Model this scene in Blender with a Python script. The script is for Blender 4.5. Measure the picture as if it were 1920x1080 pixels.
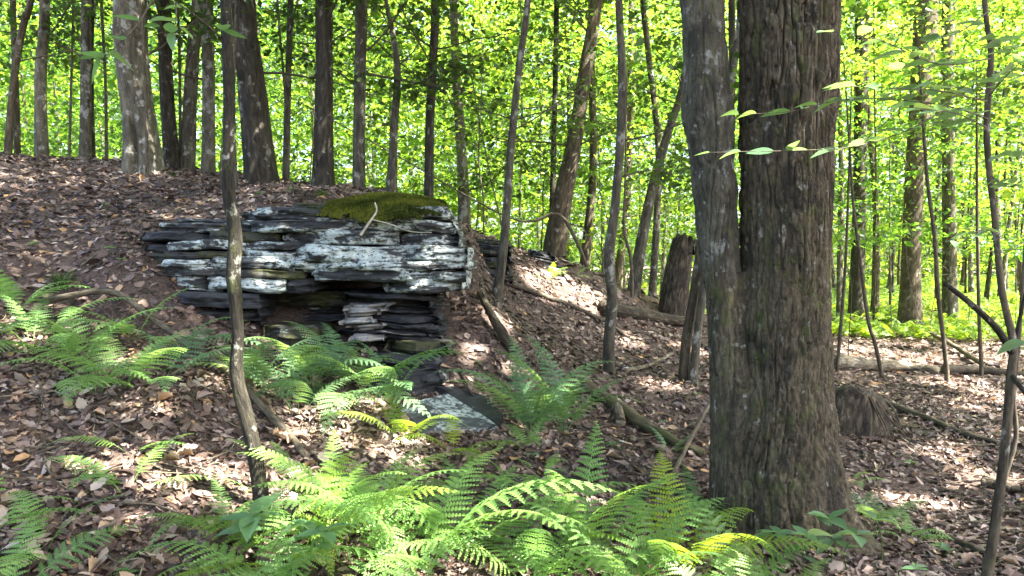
import bpy, math, random
import numpy as np
from mathutils import Vector, Matrix

random.seed(7)
RNG = np.random.default_rng(7)
for o in list(bpy.data.objects):
    bpy.data.objects.remove(o, do_unlink=True)
scene = bpy.context.scene
COL = scene.collection

# ------------------------------------------------------------------ camera
CAMZ = 1.6
FPX = 1400.0                      # focal length in pixels of a 1920 wide frame
PITCH = math.atan(40 / FPX)       # slightly downward
cam_data = bpy.data.cameras.new('camera')
cam_data.sensor_width = 36.0
cam_data.lens = 36.0 * FPX / 1920.0
cam_data.clip_start = 0.05
cam_data.clip_end = 1000
cam = bpy.data.objects.new('camera', cam_data)
cam.location = (0, 0, CAMZ)
cam.rotation_euler = (math.radians(90) - PITCH, 0, 0)
COL.objects.link(cam)
scene.camera = cam

# ------------------------------------------------------------------ light
SUN = Vector((0.50, -0.22, 0.84)).normalized()
SUNN = np.array(SUN)
world = bpy.data.worlds.new('World')
scene.world = world
world.use_nodes = True
wn = world.node_tree
wn.nodes.clear()
sky = wn.nodes.new('ShaderNodeTexSky')
sky.sky_type = 'NISHITA'
sky.sun_disc = False
sky.sun_elevation = math.asin(SUN.z)
sky.sun_rotation = math.atan2(SUN.x, SUN.y)
sky.air_density = 0.8
sky.dust_density = 4.5
bg = wn.nodes.new('ShaderNodeBackground')
bg.inputs['Strength'].default_value = 0.10
wo = wn.nodes.new('ShaderNodeOutputWorld')
wn.links.new(sky.outputs[0], bg.inputs[0])
wn.links.new(bg.outputs[0], wo.inputs[0])
sd = bpy.data.lights.new('sun', 'SUN')
sd.energy = 5.0
sd.angle = math.radians(0.5)
sd.color = (1.0, 0.95, 0.86)
so = bpy.data.objects.new('sun', sd)
so.rotation_euler = (-SUN).to_track_quat('-Z', 'Y').to_euler()
COL.objects.link(so)
scene.view_settings.view_transform = 'Standard'
scene.view_settings.look = 'None'
scene.view_settings.gamma = 1
scene.view_settings.exposure = 3.55
scene.cycles.use_denoising = True
scene.cycles.max_bounces = 8
scene.cycles.diffuse_bounces = 5
scene.cycles.transmission_bounces = 6
scene.cycles.caustics_reflective = False
scene.cycles.caustics_refractive = False
scene.cycles.sample_clamp_indirect = 6

# ------------------------------------------------------------------ helpers
def ray(u, v):
    a = (u - 960) / FPX
    b = (540 - v) / FPX
    c, s = math.cos(PITCH), math.sin(PITCH)
    return np.array([a, c + b * s, -s + b * c])

def P(u, v, d):
    """point seen at photo pixel (u, v), d metres in front of the camera"""
    r = ray(u, v)
    return np.array([0, 0, CAMZ]) + r * (d / r[1])

def _h(i):
    i = i.astype(np.uint32)
    i ^= i >> np.uint32(16); i *= np.uint32(0x7feb352d)
    i ^= i >> np.uint32(15); i *= np.uint32(0x846ca68b)
    i ^= i >> np.uint32(16)
    return i

def vnoise(p, seed=0):
    """smooth value noise in [-1, 1] at points p (N,3)"""
    p = np.asarray(p, dtype=np.float64)
    f = np.floor(p); t = p - f
    t = t * t * t * (t * (t * 6 - 15) + 10)
    q = f.astype(np.int64)
    out = np.zeros(len(p))
    for dx in (0, 1):
        wx = t[:, 0] if dx else 1 - t[:, 0]
        for dy in (0, 1):
            wy = t[:, 1] if dy else 1 - t[:, 1]
            for dz in (0, 1):
                wz = t[:, 2] if dz else 1 - t[:, 2]
                k = ((q[:, 0] + dx) * 73856093) ^ ((q[:, 1] + dy) * 19349663) ^ ((q[:, 2] + dz) * 83492791) ^ (seed * 2654435761)
                out += wx * wy * wz * (_h(k & 0xffffffff) / 4294967295.0)
    return out * 2 - 1

def fbm(p, seed=0, octv=4, gain=0.5):
    a, s, o = 1.0, 0.0, 0
    tot = 0
    p = np.asarray(p, dtype=np.float64)
    for i in range(octv):
        tot = tot + a * vnoise(p * (2.03 ** i) + 17.3 * i, seed + i)
        s += a; a *= gain
    return tot / s

def mesh_np(name, V, F, smooth=True, attrs=None, sizes=None):
    """V (N,3), F (M,k) equal-size faces -> mesh, quickly"""
    me = bpy.data.meshes.new(name)
    V = np.ascontiguousarray(V, dtype=np.float32)
    if isinstance(F, list):
        flat = np.concatenate([np.asarray(f, dtype=np.int32).ravel() for f in F])
        cnt = np.concatenate([np.full(len(f), np.asarray(f).shape[1], dtype=np.int32) for f in F])
    else:
        F = np.asarray(F, dtype=np.int32)
        flat = F.ravel(); cnt = np.full(len(F), F.shape[1], dtype=np.int32)
    me.vertices.add(len(V)); me.vertices.foreach_set('co', V.ravel())
    me.loops.add(len(flat)); me.loops.foreach_set('vertex_index', flat)
    st = np.zeros(len(cnt), dtype=np.int32); st[1:] = np.cumsum(cnt)[:-1]
    me.polygons.add(len(cnt))
    me.polygons.foreach_set('loop_start', st)
    me.polygons.foreach_set('loop_total', cnt)
    me.polygons.foreach_set('use_smooth', np.full(len(cnt), smooth, dtype=bool))
    for k, a in (attrs or {}).items():
        a = np.asarray(a, dtype=np.float32)
        if a.ndim == 1:
            at = me.attributes.new(k, 'FLOAT', 'POINT'); at.data.foreach_set('value', a)
        else:
            at = me.attributes.new(k, 'FLOAT_VECTOR', 'POINT'); at.data.foreach_set('vector', a.ravel())
    me.update(calc_edges=True)
    me.validate()
    return me

def link(name, me, mat=None, parent=None, loc=None):
    o = bpy.data.objects.new(name, me)
    COL.objects.link(o)
    if mat is not None and me is not None and not me.materials:
        me.materials.append(mat)
    if parent is not None:
        o.parent = parent
    if loc is not None:
        o.location = loc
    return o

def thing(name, label, cat, loc=(0, 0, 0), group=None):
    o = bpy.data.objects.new(name, None)
    COL.objects.link(o)
    o.location = Vector([float(c) for c in loc])
    o.empty_display_size = 0.1
    o['label'] = label; o['category'] = cat
    if group: o['group'] = group
    return o

def tag(o, label, cat, group=None):
    o['label'] = label; o['category'] = cat
    if group: o['group'] = group
    return o

def cr(pts, n):
    """Catmull-Rom resample of an (k,c) array to n rows, even in chord length"""
    p = np.asarray(pts, dtype=float)
    if len(p) == 2:
        t = np.linspace(0, 1, n)[:, None]
        return p[0] * (1 - t) + p[1] * t
    L = np.r_[0, np.cumsum(np.linalg.norm(np.diff(p[:, :3], axis=0), axis=1) + 1e-6)]
    q = np.vstack([2 * p[0] - p[1], p, 2 * p[-1] - p[-2]])
    s = np.linspace(0, L[-1], n)
    i = np.clip(np.searchsorted(L, s, side='right') - 1, 0, len(p) - 2)
    t = ((s - L[i]) / (L[i + 1] - L[i]))[:, None]
    a, b, c, d = q[i], q[i + 1], q[i + 2], q[i + 3]
    return 0.5 * ((2 * b) + (c - a) * t + (2 * a - 5 * b + 4 * c - d) * t ** 2 + (3 * b - a - 3 * c + d) * t ** 3)

def tube_data(pts, rad, nseg=8, amp=0.0, freq=6.0, seed=0, cap=True, disp=None, th=None):
    """pts (n,3), rad (n) -> V, F(list), bark coords"""
    pts = np.asarray(pts, float); rad = np.asarray(rad, float)
    n = len(pts)
    tan = np.gradient(pts, axis=0)
    tan /= np.linalg.norm(tan, axis=1)[:, None] + 1e-9
    nrm = np.zeros((n, 3))
    ref = np.array([1.0, 0, 0]) if abs(tan[0][0]) < 0.8 else np.array([0, 0, 1.0])
    v = ref - tan[0] * ref.dot(tan[0]); nrm[0] = v / np.linalg.norm(v)
    for i in range(1, n):
        v = nrm[i - 1] - tan[i] * nrm[i - 1].dot(tan[i])
        nrm[i] = v / (np.linalg.norm(v) + 1e-9)
    bn = np.cross(tan, nrm)
    if th is None: th = np.linspace(0, 2 * math.pi, nseg, endpoint=False)
    nseg = len(th)
    ct, st = np.cos(th), np.sin(th)
    s = np.r_[0, np.cumsum(np.linalg.norm(np.diff(pts, axis=0), axis=1))]
    R = np.repeat(rad[:, None], nseg, 1)
    bco = np.stack([R * ct, R * st, np.repeat(s[:, None], nseg, 1)], -1)
    if amp:
        nz = fbm(bco.reshape(-1, 3) * [freq, freq, freq * 0.35] + seed * 3.7, seed, 3).reshape(n, nseg)
        R = R * (1 + amp * nz)
    if disp is not None:
        R = R + disp(bco, th, s, rad)
    V = pts[:, None, :] + R[..., None] * (ct[None, :, None] * nrm[:, None, :] + st[None, :, None] * bn[:, None, :])
    i = np.arange(n - 1)[:, None] * nseg; j = np.arange(nseg)[None, :]; j2 = (j + 1) % nseg
    F = np.stack([i + j, i + j2, i + nseg + j2, i + nseg + j], -1).reshape(-1, 4)
    V = V.reshape(-1, 3); bco = bco.reshape(-1, 3)
    Fs = [F]
    if cap:
        m = len(V)
        V = np.vstack([V, pts[0], pts[-1]]); bco = np.vstack([bco, [0, 0, s[0]], [0, 0, s[-1]]])
        jj = np.arange(nseg)
        Fs.append(np.stack([np.full(nseg, m), (jj + 1) % nseg, jj], -1))
        Fs.append(np.stack([np.full(nseg, m + 1), (n - 1) * nseg + jj, (n - 1) * nseg + (jj + 1) % nseg], -1))
    return V, Fs, bco

def tube(name, pts, rad, mat, parent=None, nseg=8, amp=0.08, freq=8, seed=0, origin=None, disp=None, cap=True):
    V, F, b = tube_data(pts, rad, nseg, amp, freq, seed, cap, disp)
    off = np.zeros(3) if origin is None else np.asarray(origin, float)
    me = mesh_np(name, V - off, F, True, {'bark_co': b + [seed * 1.37, seed * 0.71, seed * 2.3]})
    return link(name, me, mat, parent)

class Acc:
    """collects several shapes into one mesh"""
    def __init__(s): s.V = []; s.F3 = []; s.F4 = []; s.A = {}; s.n = 0
    def add(s, V, F, **attrs):
        F = F if isinstance(F, list) else [F]
        for f in F:
            f = np.asarray(f)
            if len(f): (s.F3 if f.shape[1] == 3 else s.F4).append(f + s.n)
        s.V.append(np.asarray(V, float)); s.n += len(V)
        for k, a in attrs.items(): s.A.setdefault(k, []).append(np.asarray(a, float))
    def mesh(s, name, smooth=True, off=None):
        V = np.vstack(s.V)
        if off is not None: V = V - np.asarray(off)
        F = []
        if s.F4: F.append(np.vstack(s.F4))
        if s.F3: F.append(np.vstack(s.F3))
        return mesh_np(name, V, F, smooth, {k: np.concatenate(a) for k, a in s.A.items()})

# ------------------------------------------------------------------ materials
def N(nt, t, **kw):
    n = nt.nodes.new(t)
    for k, v in kw.items():
        setattr(n, k, v)
    return n

def newmat(name):
    m = bpy.data.materials.new(name); m.use_nodes = True
    nt = m.node_tree; nt.nodes.clear()
    out = N(nt, 'ShaderNodeOutputMaterial')
    return m, nt, out

def ramp(nt, stops, fac=None, interp='LINEAR'):
    r = N(nt, 'ShaderNodeValToRGB')
    r.color_ramp.interpolation = interp
    e = r.color_ramp.elements
    while len(e) < len(stops): e.new(0.5)
    for i, (p, c) in enumerate(stops):
        e[i].position = p
        c = (c, c, c) if isinstance(c, (int, float)) else c
        e[i].color = (*c, 1)
    if fac is not None: nt.links.new(fac, r.inputs[0])
    return r

def noise(nt, vec, scale, detail=4, rough=0.55, dist=0.0):
    n = N(nt, 'ShaderNodeTexNoise')
    n.inputs['Scale'].default_value = scale
    n.inputs['Detail'].default_value = detail
    n.inputs['Roughness'].default_value = rough
    n.inputs['Distortion'].default_value = dist
    nt.links.new(vec, n.inputs['Vector'])
    return n.outputs['Fac']

def mapping(nt, vec, scale=(1, 1, 1), loc=(0, 0, 0)):
    m = N(nt, 'ShaderNodeMapping')
    m.inputs['Scale'].default_value = scale
    m.inputs['Location'].default_value = loc
    nt.links.new(vec, m.inputs['Vector'])
    return m.outputs[0]

def mixc(nt, fac, a, b, mode='MIX'):
    m = N(nt, 'ShaderNodeMix', data_type='RGBA', blend_type=mode)
    if isinstance(fac, (int, float)): m.inputs[0].default_value = fac
    else: nt.links.new(fac, m.inputs[0])
    for k, c in ((6, a), (7, b)):
        if isinstance(c, tuple): m.inputs[k].default_value = (*c, 1)
        else: nt.links.new(c, m.inputs[k])
    return m.outputs[2]

def mathn(nt, op, a, b=None, clamp=False):
    m = N(nt, 'ShaderNodeMath', operation=op); m.use_clamp = clamp
    for k, c in ((0, a), (1, b)):
        if c is None: continue
        if isinstance(c, (int, float)): m.inputs[k].default_value = c
        else: nt.links.new(c, m.inputs[k])
    return m.outputs[0]

def attr(nt, name, out='Fac'):
    a = N(nt, 'ShaderNodeAttribute'); a.attribute_name = name
    return a.outputs[out]

def principled(nt, out, color, rough=0.8, bump=None, bdist=0.01, bstr=1.0, spec=0.3):
    p = N(nt, 'ShaderNodeBsdfPrincipled')
    if isinstance(color, tuple): p.inputs['Base Color'].default_value = (*color, 1)
    else: nt.links.new(color, p.inputs['Base Color'])
    if isinstance(rough, (int, float)): p.inputs['Roughness'].default_value = rough
    else: nt.links.new(rough, p.inputs['Roughness'])
    p.inputs['Specular IOR Level'].default_value = spec
    if bump is not None:
        b = N(nt, 'ShaderNodeBump')
        b.inputs['Distance'].default_value = bdist
        b.inputs['Strength'].default_value = bstr
        nt.links.new(bump, b.inputs['Height'])
        nt.links.new(b.outputs[0], p.inputs['Normal'])
    nt.links.new(p.outputs[0], out.inputs[0])
    return p

def bark_mat(name, dark, mid, light, lichen=None, lich_amt=0.0, moss_amt=0.0, scale=1.0, bdist=0.012, blotch=None):
    m, nt, out = newmat(name)
    dark, mid, light = [(k[0] * .80, k[1] * .80, k[2] * .66) for k in (dark, mid, light)]
    co = attr(nt, 'bark_co', 'Vector')
    vs = mapping(nt, co, (1, 1, 0.24))
    fiss = noise(nt, vs, 26 * scale, 5, 0.6, 0.4)
    fine = noise(nt, mapping(nt, co, (1, 1, 0.4)), 90 * scale, 3, 0.6)
    big = noise(nt, mapping(nt, co, (1, 1, 0.5)), 4.0 * scale, 4, 0.6)
    c = ramp(nt, [(0.30, dark), (0.5, mid), (0.68, light)], fiss).outputs[0]
    c = mixc(nt, 0.5, c, ramp(nt, [(0.3, 0.55), (0.7, 1.35)], fine).outputs[0], 'MULTIPLY')
    c = mixc(nt, 0.8, c, ramp(nt, [(0.35, 0.6), (0.65, 1.3)], big).outputs[0], 'MULTIPLY')
    if blotch:
        f = ramp(nt, [(0.52, 0.0), (0.60, 1.0)], noise(nt, mapping(nt, co, (1, 1, 0.6), (5, 3, 1)), 2.6 * scale, 8, 0.72)).outputs[0]
        c = mixc(nt, mathn(nt, 'MULTIPLY', f, 0.8), c, blotch)
    if lich_amt:
        lf = noise(nt, mapping(nt, co, (1, 1, 0.7), (3, 1, 7)), 9 * scale ** .5, 7, 0.66)
        f = ramp(nt, [(0.62 - lich_amt * 0.3, 0.0), (0.68 - lich_amt * 0.3, 1.0)], lf).outputs[0]
        c = mixc(nt, mathn(nt, 'MULTIPLY', f, 0.75), c, lichen or (0.35, 0.38, 0.34))
    if moss_amt:
        mf = noise(nt, mapping(nt, co, (1, 1, 0.5), (9, 2, 4)), 6 * scale, 6, 0.7)
        f = ramp(nt, [(0.66 - moss_amt * 0.3, 0.0), (0.76 - moss_amt * 0.3, 1.0)], mf).outputs[0]
        c = mixc(nt, mathn(nt, 'MULTIPLY', f, 0.7), c, (0.055, 0.065, 0.018))
    h = mathn(nt, 'ADD', fiss, mathn(nt, 'MULTIPLY', fine, 0.35))
    principled(nt, out, c, 0.85, h, bdist, 0.9, 0.25)
    return m

def leaf_mat(name, stops, tstops=None, tfac=0.5, rough=0.45, spec=0.35, vary=True):
    m, nt, out = newmat(name)
    r = attr(nt, 'rnd')
    c = ramp(nt, stops, r).outputs[0]
    tc = ramp(nt, tstops or stops, r).outputs[0]
    oi = ramp(nt, [(0.0, (0.72, 0.74, 0.8)), (0.5, (1, 1, 1)), (0.95, (1.15, 1.16, 1.08)), (1.0, (1.6, 1.25, 0.8))], N(nt, 'ShaderNodeObjectInfo').outputs['Random']).outputs[0]
    if vary: c = mixc(nt, 1.0, c, oi, 'MULTIPLY'); tc = mixc(nt, 1.0, tc, oi, 'MULTIPLY')
    p = N(nt, 'ShaderNodeBsdfPrincipled')
    p.inputs['Roughness'].default_value = rough
    p.inputs['Specular IOR Level'].default_value = spec
    nt.links.new(c, p.inputs['Base Color'])
    t = N(nt, 'ShaderNodeBsdfTranslucent'); nt.links.new(tc, t.inputs[0])
    mx = N(nt, 'ShaderNodeMixShader'); mx.inputs[0].default_value = tfac
    nt.links.new(p.outputs[0], mx.inputs[1]); nt.links.new(t.outputs[0], mx.inputs[2])
    nt.links.new(mx.outputs[0], out.inputs[0])
    return m

def obj_co(nt):
    return N(nt, 'ShaderNodeTexCoord').outputs['Object']

M = {}
M['bark_grey'] = bark_mat('bark_grey', (0.035, 0.031, 0.025), (0.085, 0.076, 0.062), (0.15, 0.137, 0.115), (0.28, 0.28, 0.24), 0.2, 0.12)
M['bark_dark'] = bark_mat('bark_dark', (0.015, 0.012, 0.010), (0.04, 0.034, 0.028), (0.085, 0.075, 0.062), (0.2, 0.2, 0.175), 0.1, 0.1)
M['bark_brown'] = bark_mat('bark_brown', (0.032, 0.025, 0.018), (0.078, 0.062, 0.046), (0.14, 0.115, 0.088), (0.24, 0.23, 0.19), 0.1, 0.15)
M['bark_pale'] = bark_mat('bark_pale', (0.055, 0.049, 0.04), (0.12, 0.108, 0.09), (0.19, 0.175, 0.15), (0.3, 0.3, 0.265), 0.25, 0.08)
M['bark_hero'] = bark_mat('bark_hero', (0.038, 0.03, 0.021), (0.082, 0.066, 0.048), (0.15, 0.125, 0.095), (0.24, 0.235, 0.2), 0.06, 0.42, 2.0, 0.018, (0.018, 0.016, 0.012))
M['bark_stem'] = bark_mat('bark_stem', (0.04, 0.036, 0.03), (0.085, 0.078, 0.066), (0.13, 0.122, 0.105), (0.22, 0.225, 0.2), 0.16, 0.28, 2.2, 0.010, (0.025, 0.022, 0.016))
M['bark_sapling'] = bark_mat('bark_sapling', (0.010, 0.008, 0.006), (0.026, 0.022, 0.017), (0.055, 0.048, 0.037), (0.26, 0.26, 0.22), 0.12, 0.34, 2.6, 0.012)
M['twig'] = bark_mat('twig', (0.04, 0.032, 0.026), (0.10, 0.082, 0.066), (0.17, 0.145, 0.12), None, 0, 0, 2.5, 0.003)
M['deadwood'] = bark_mat('deadwood', (0.05, 0.04, 0.032), (0.15, 0.125, 0.10), (0.27, 0.24, 0.20), (0.36, 0.37, 0.33), 0.1, 0.25, 1.3, 0.008)
M['whitewood'] = bark_mat('whitewood', (0.3, 0.27, 0.24), (0.5, 0.46, 0.42), (0.62, 0.58, 0.54), None, 0, 0, 3, 0.002)
M['rotwood'] = bark_mat('rotwood', (0.012, 0.010, 0.009), (0.045, 0.036, 0.028), (0.15, 0.12, 0.095), None, 0, 0.05, 1.2, 0.02)
M['mosslog'] = bark_mat('mosslog', (0.03, 0.025, 0.018), (0.08, 0.065, 0.045), (0.15, 0.125, 0.09), None, 0, 0.7, 1.2, 0.008)

G1 = [(0.0, (0.02, 0.045, 0.012)), (0.5, (0.045, 0.09, 0.018)), (1.0, (0.08, 0.13, 0.025))]
T1 = [(0.0, (0.06, 0.15, 0.018)), (0.5, (0.22, 0.41, 0.03)), (1.0, (0.52, 0.64, 0.05))]
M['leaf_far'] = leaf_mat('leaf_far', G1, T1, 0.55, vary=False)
M['leaf_mid'] = leaf_mat('leaf_mid', [(0, (0.02, 0.045, 0.012)), (1, (0.05, 0.085, 0.02))], [(0, (0.05, 0.11, 0.015)), (1, (0.16, 0.25, 0.025))], 0.45)  # darker and less translucent, so leaves the sun reaches still look shaded
M['leaf_near'] = leaf_mat('leaf_near', [(0, (0.075, 0.165, 0.08)), (1, (0.125, 0.22, 0.095))], [(0, (0.2, 0.38, 0.09)), (1, (0.32, 0.48, 0.1))], 0.45, 0.35, 0.6)
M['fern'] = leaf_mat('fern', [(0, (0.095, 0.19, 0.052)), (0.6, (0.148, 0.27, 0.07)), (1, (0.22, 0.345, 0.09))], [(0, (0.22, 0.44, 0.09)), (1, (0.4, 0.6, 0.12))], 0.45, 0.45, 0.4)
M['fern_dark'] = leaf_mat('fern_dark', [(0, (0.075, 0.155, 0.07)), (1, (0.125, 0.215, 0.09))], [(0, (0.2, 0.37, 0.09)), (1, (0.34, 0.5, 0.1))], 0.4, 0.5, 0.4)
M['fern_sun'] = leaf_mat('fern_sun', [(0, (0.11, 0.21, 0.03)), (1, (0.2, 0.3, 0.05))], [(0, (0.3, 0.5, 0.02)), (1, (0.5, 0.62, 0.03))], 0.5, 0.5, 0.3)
M['grass'] = leaf_mat('grass', [(0, (0.07, 0.13, 0.025)), (1, (0.12, 0.17, 0.04))], None, 0.4)
M['litter'] = leaf_mat('litter', [(0.0, (0.02, 0.012, 0.009)), (0.25, (0.06, 0.037, 0.028)), (0.5, (0.125, 0.081, 0.063)), (0.72, (0.22, 0.158, 0.125)), (0.9, (0.42, 0.34, 0.275)), (1.0, (0.36, 0.2, 0.075))],
                         None, 0.15, 0.5, 0.42, vary=False)

def ground_material():
    m, nt, out = newmat('forest_soil')
    co = obj_co(nt)
    a = noise(nt, co, 9, 6, 0.7, 0.5); b = noise(nt, co, 45, 5, 0.7); d = noise(nt, co, 0.8, 4)
    c = ramp(nt, [(0.3, (0.04, 0.028, 0.022)), (0.5, (0.10, 0.07, 0.055)), (0.7, (0.19, 0.14, 0.11))], b).outputs[0]
    c = mixc(nt, 0.7, c, ramp(nt, [(0.3, 0.55), (0.7, 1.3)], a).outputs[0], 'MULTIPLY')
    c = mixc(nt, 0.5, c, ramp(nt, [(0.3, 0.7), (0.7, 1.2)], d).outputs[0], 'MULTIPLY')
    principled(nt, out, c, 0.9, mathn(nt, 'ADD', a, b), 0.03, 1, 0.2)
    return m
M['soil'] = ground_material()

def rock_material(name, lichen=0.5, moss=0.2, base=((0.018, 0.019, 0.02), (0.05, 0.052, 0.054), (0.10, 0.105, 0.105)), spots=1.0):
    m, nt, out = newmat(name)
    co = N(nt, 'ShaderNodeNewGeometry').outputs['Position']
    strata = noise(nt, mapping(nt, co, (1.2, 1.2, 14)), 3, 6, 0.65, 0.3)
    grain = noise(nt, co, 60, 5, 0.7)
    c = ramp(nt, [(0.3, base[0]), (0.5, base[1]), (0.7, base[2])], strata).outputs[0]
    c = mixc(nt, 0.6, c, ramp(nt, [(0.3, 0.6), (0.7, 1.35)], grain).outputs[0], 'MULTIPLY')
    if lichen > 0:
        ln = noise(nt, mapping(nt, co, (0.75, 0.75, 3.4)), 3.6, 9, 0.66, 0.35)
        th = 0.66 - 0.32 * lichen
        lf = ramp(nt, [(th, 0.0), (th + 0.05, 0.85), (th + 0.12, 1.0)], ln).outputs[0]
        sp = noise(nt, mapping(nt, co, (0.8, 0.8, 1.7), (4, 2, 1)), 34, 5, 0.6)
        sf = ramp(nt, [(0.36 + 0.05 * spots, 0.12), (0.43 + 0.05 * spots, 1.0)], sp).outputs[0]
        sp2 = noise(nt, mapping(nt, co, (1, 1, 1.5), (1, 5, 2)), 9, 5, 0.6)
        sf2 = ramp(nt, [(0.37, 0.0), (0.43, 1.0)], sp2).outputs[0]
        lf = mathn(nt, 'MULTIPLY', mathn(nt, 'MULTIPLY', lf, sf), sf2)
        lc = ramp(nt, [(0.33, (0.24, 0.29, 0.265)), (0.5, (0.40, 0.455, 0.425)), (0.7, (0.56, 0.60, 0.57))], noise(nt, co, 12, 5, 0.6)).outputs[0]
        c = mixc(nt, lf, c, lc)
    if moss > 0:
        mn = noise(nt, mapping(nt, co, (1, 1, 1.6), (7, 7, 7)), 5.5, 7, 0.65)
        th = 0.70 - 0.3 * moss
        mf = ramp(nt, [(th, 0.0), (th + 0.05, 1.0)], mn).outputs[0]
        c = mixc(nt, mathn(nt, 'MULTIPLY', mf, 0.85), c, ramp(nt, [(0.3, (0.016, 0.02, 0.005)), (0.7, (0.055, 0.055, 0.012))], grain).outputs[0])
    h = mathn(nt, 'ADD', strata, mathn(nt, 'MULTIPLY', grain, 0.4))
    principled(nt, out, c, 0.75, h, 0.012, 0.9, 0.35)
    return m
M['rock_lichen'] = rock_material('rock_lichen', 0.68, 0.30, spots=0.8, base=((0.008, 0.008, 0.008), (0.025, 0.026, 0.026), (0.06, 0.062, 0.062)))
M['rock_speck'] = rock_material('rock_speck', 0.56, 0.34, base=((0.008, 0.008, 0.008), (0.022, 0.023, 0.023), (0.055, 0.057, 0.057)), spots=1.3)
M['slab_lichen'] = rock_material('slab_lichen', 0.52, 0.08, base=((0.02, 0.022, 0.023), (0.055, 0.06, 0.062), (0.11, 0.12, 0.12)), spots=1.6)
M['rock_slate'] = rock_material('rock_slate', 0.0, 0.10, ((0.007, 0.0075, 0.008), (0.02, 0.021, 0.023), (0.045, 0.047, 0.05)))
M['rock_moss'] = rock_material('rock_moss', 0.15, 0.75, ((0.008, 0.008, 0.006), (0.02, 0.02, 0.016), (0.04, 0.039, 0.032)))  # mossy rock, its tones darkened to put shade into the recess
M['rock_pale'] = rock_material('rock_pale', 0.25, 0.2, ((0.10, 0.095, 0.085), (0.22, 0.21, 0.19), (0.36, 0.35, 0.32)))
M['moss'] = leaf_mat('moss', [(0, (0.025, 0.032, 0.007)), (0.5, (0.085, 0.10, 0.014)), (1, (0.24, 0.24, 0.03))], None, 0.25, 0.8, 0.1)

# ------------------------------------------------------------------ ground
CP = []                                   # control points of the terrain
for u, v, d in [
    (0, 1080, 3.0), (480, 1080, 3.2), (960, 1080, 3.5), (1400, 1080, 3.7), (1920, 1080, 3.86),
    (1450, 1000, 4.45), (1250, 920, 4.9), (1900, 800, 7.2), (1700, 700, 11), (1900, 620, 18.5), (1650, 640, 15.5),
    (1100, 850, 5.2), (960, 780, 5.8), (1140, 705, 7.2), (925, 565, 8.4), (1080, 505, 10.6), (920, 450, 11.0),
    (1260, 610, 10.8), (1250, 572, 11.8), (1000, 640, 7.4), (1300, 720, 7.6), (1200, 650, 9.2),
    (1600, 800, 7.4), (1050, 540, 9.9), (990, 470, 11.2),
    (0, 292, 9.6), (0, 420, 6.6), (0, 500, 5.6), (150, 450, 6.3), (150, 300, 9.5), (300, 322, 9.3), (200, 380, 7.7),
    (500, 345, 8.9), (620, 362, 8.4), (400, 372, 7.7), (120, 540, 5.7),
    (100, 610, 5.2), (300, 720, 4.6), (100, 800, 4.1), (550, 820, 4.6), (700, 730, 5.3), (300, 900, 3.8),
    (230, 480, 5.95), (300, 528, 5.72), (170, 520, 5.75), (440, 660, 5.55), (640, 695, 5.55), (840, 705, 5.9), (250, 620, 5.35), (900, 620, 6.6), (890, 530, 7.4), (800, 850, 4.75),
]:
    CP.append(P(u, v, d))
CP += [np.array(c, float) for c in [
    (-1.5, 6.6, 1.25), (-2.4, 6.5, 1.5), (-1.0, 6.6, 1.1), (-1.5, 7.5, 2.12), (-2.4, 7.2, 2.2), (-0.55, 7.2, 1.35),
    (-0.9, 9.0, 2.25), (-3.5, 11.5, 2.6), (-6.5, 12, 3.0), (-1.0, 12.5, 2.0), (1.0, 13.5, 1.2), (-6, 16, 2.2), (-2, 17, 1.3), (3, 17, 0.3),
    (-10, 10, 3.7), (-9, 6, 3.0), (-7, 3, 1.9), (-12, 20, 2.4), (-4, 1, 0.7), (0, 0, 0.05), (4, 0, 0), (8, 4, 0.0), (9, 9, 0.05),
    (-6, 24, 0.9), (2, 26, 0.0), (10, 25, 0.05), (22, 30, 0.2), (-20, 32, 1.0), (0, 45, -0.2), (-20, 55, 0.2), (22, 52, 0.2),
    (-50, 60, 1.0), (50, 60, 0.5), (0, 110, 0.5), (-90, 120, 1), (90, 120, 1), (-150, 0, 4), (150, 0, 0.5), (-30, 0, 4.2), (30, 0, 0.1),
    (-20, -25, 2.0), (20, -25, 0), (0, -10, 0.1), (0, -60, 0), (-150, 200, 2), (150, 200, 2), (0, 200, 1.5), (-150, -60, 3), (150, -60, 0)]]
CP = np.array(CP)

def tps_fit(C):
    n = len(C)
    d = np.linalg.norm(C[:, None, :2] - C[None, :, :2], axis=2)
    K = np.where(d > 0, d * d * np.log(d + 1e-12), 0) + np.eye(n) * 0.02
    Pm = np.c_[np.ones(n), C[:, :2]]
    A = np.block([[K, Pm], [Pm.T, np.zeros((3, 3))]])
    return np.linalg.solve(A, np.r_[C[:, 2], 0, 0, 0])
TW = tps_fit(CP)
def tps(x, y):
    r = TW[-3] + TW[-2] * x + TW[-1] * y
    for c, w in zip(CP, TW):
        d2 = (x - c[0]) ** 2 + (y - c[1]) ** 2
        r = r + w * 0.5 * d2 * np.log(d2 + 1e-12)
    return r
def spread(a, b, step, lo, hi, g=1.12):
    core = list(np.arange(a, b, step))
    s = step; x = core[-1]; up = []
    while x < hi: s *= g; x += s; up.append(x)
    s = step; x = a; dn = []
    while x > lo: s *= g; x -= s; dn.append(x)
    return np.array(dn[::-1] + core + up)
GX = spread(-8, 7.5, 0.07, -150, 150)
GY = spread(2.0, 13, 0.07, -60, 200)
XX, YY = np.meshgrid(GX, GY)
ZZ = tps(XX, YY)
bmp = fbm(np.c_[XX.ravel() * 1.3, YY.ravel() * 1.3, np.zeros(XX.size)], 3, 5).reshape(XX.shape)
ZZ = ZZ + 0.07 * bmp + 0.012 * fbm(np.c_[XX.ravel() * 9, YY.ravel() * 9, np.zeros(XX.size)], 5, 2).reshape(XX.shape)

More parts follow.
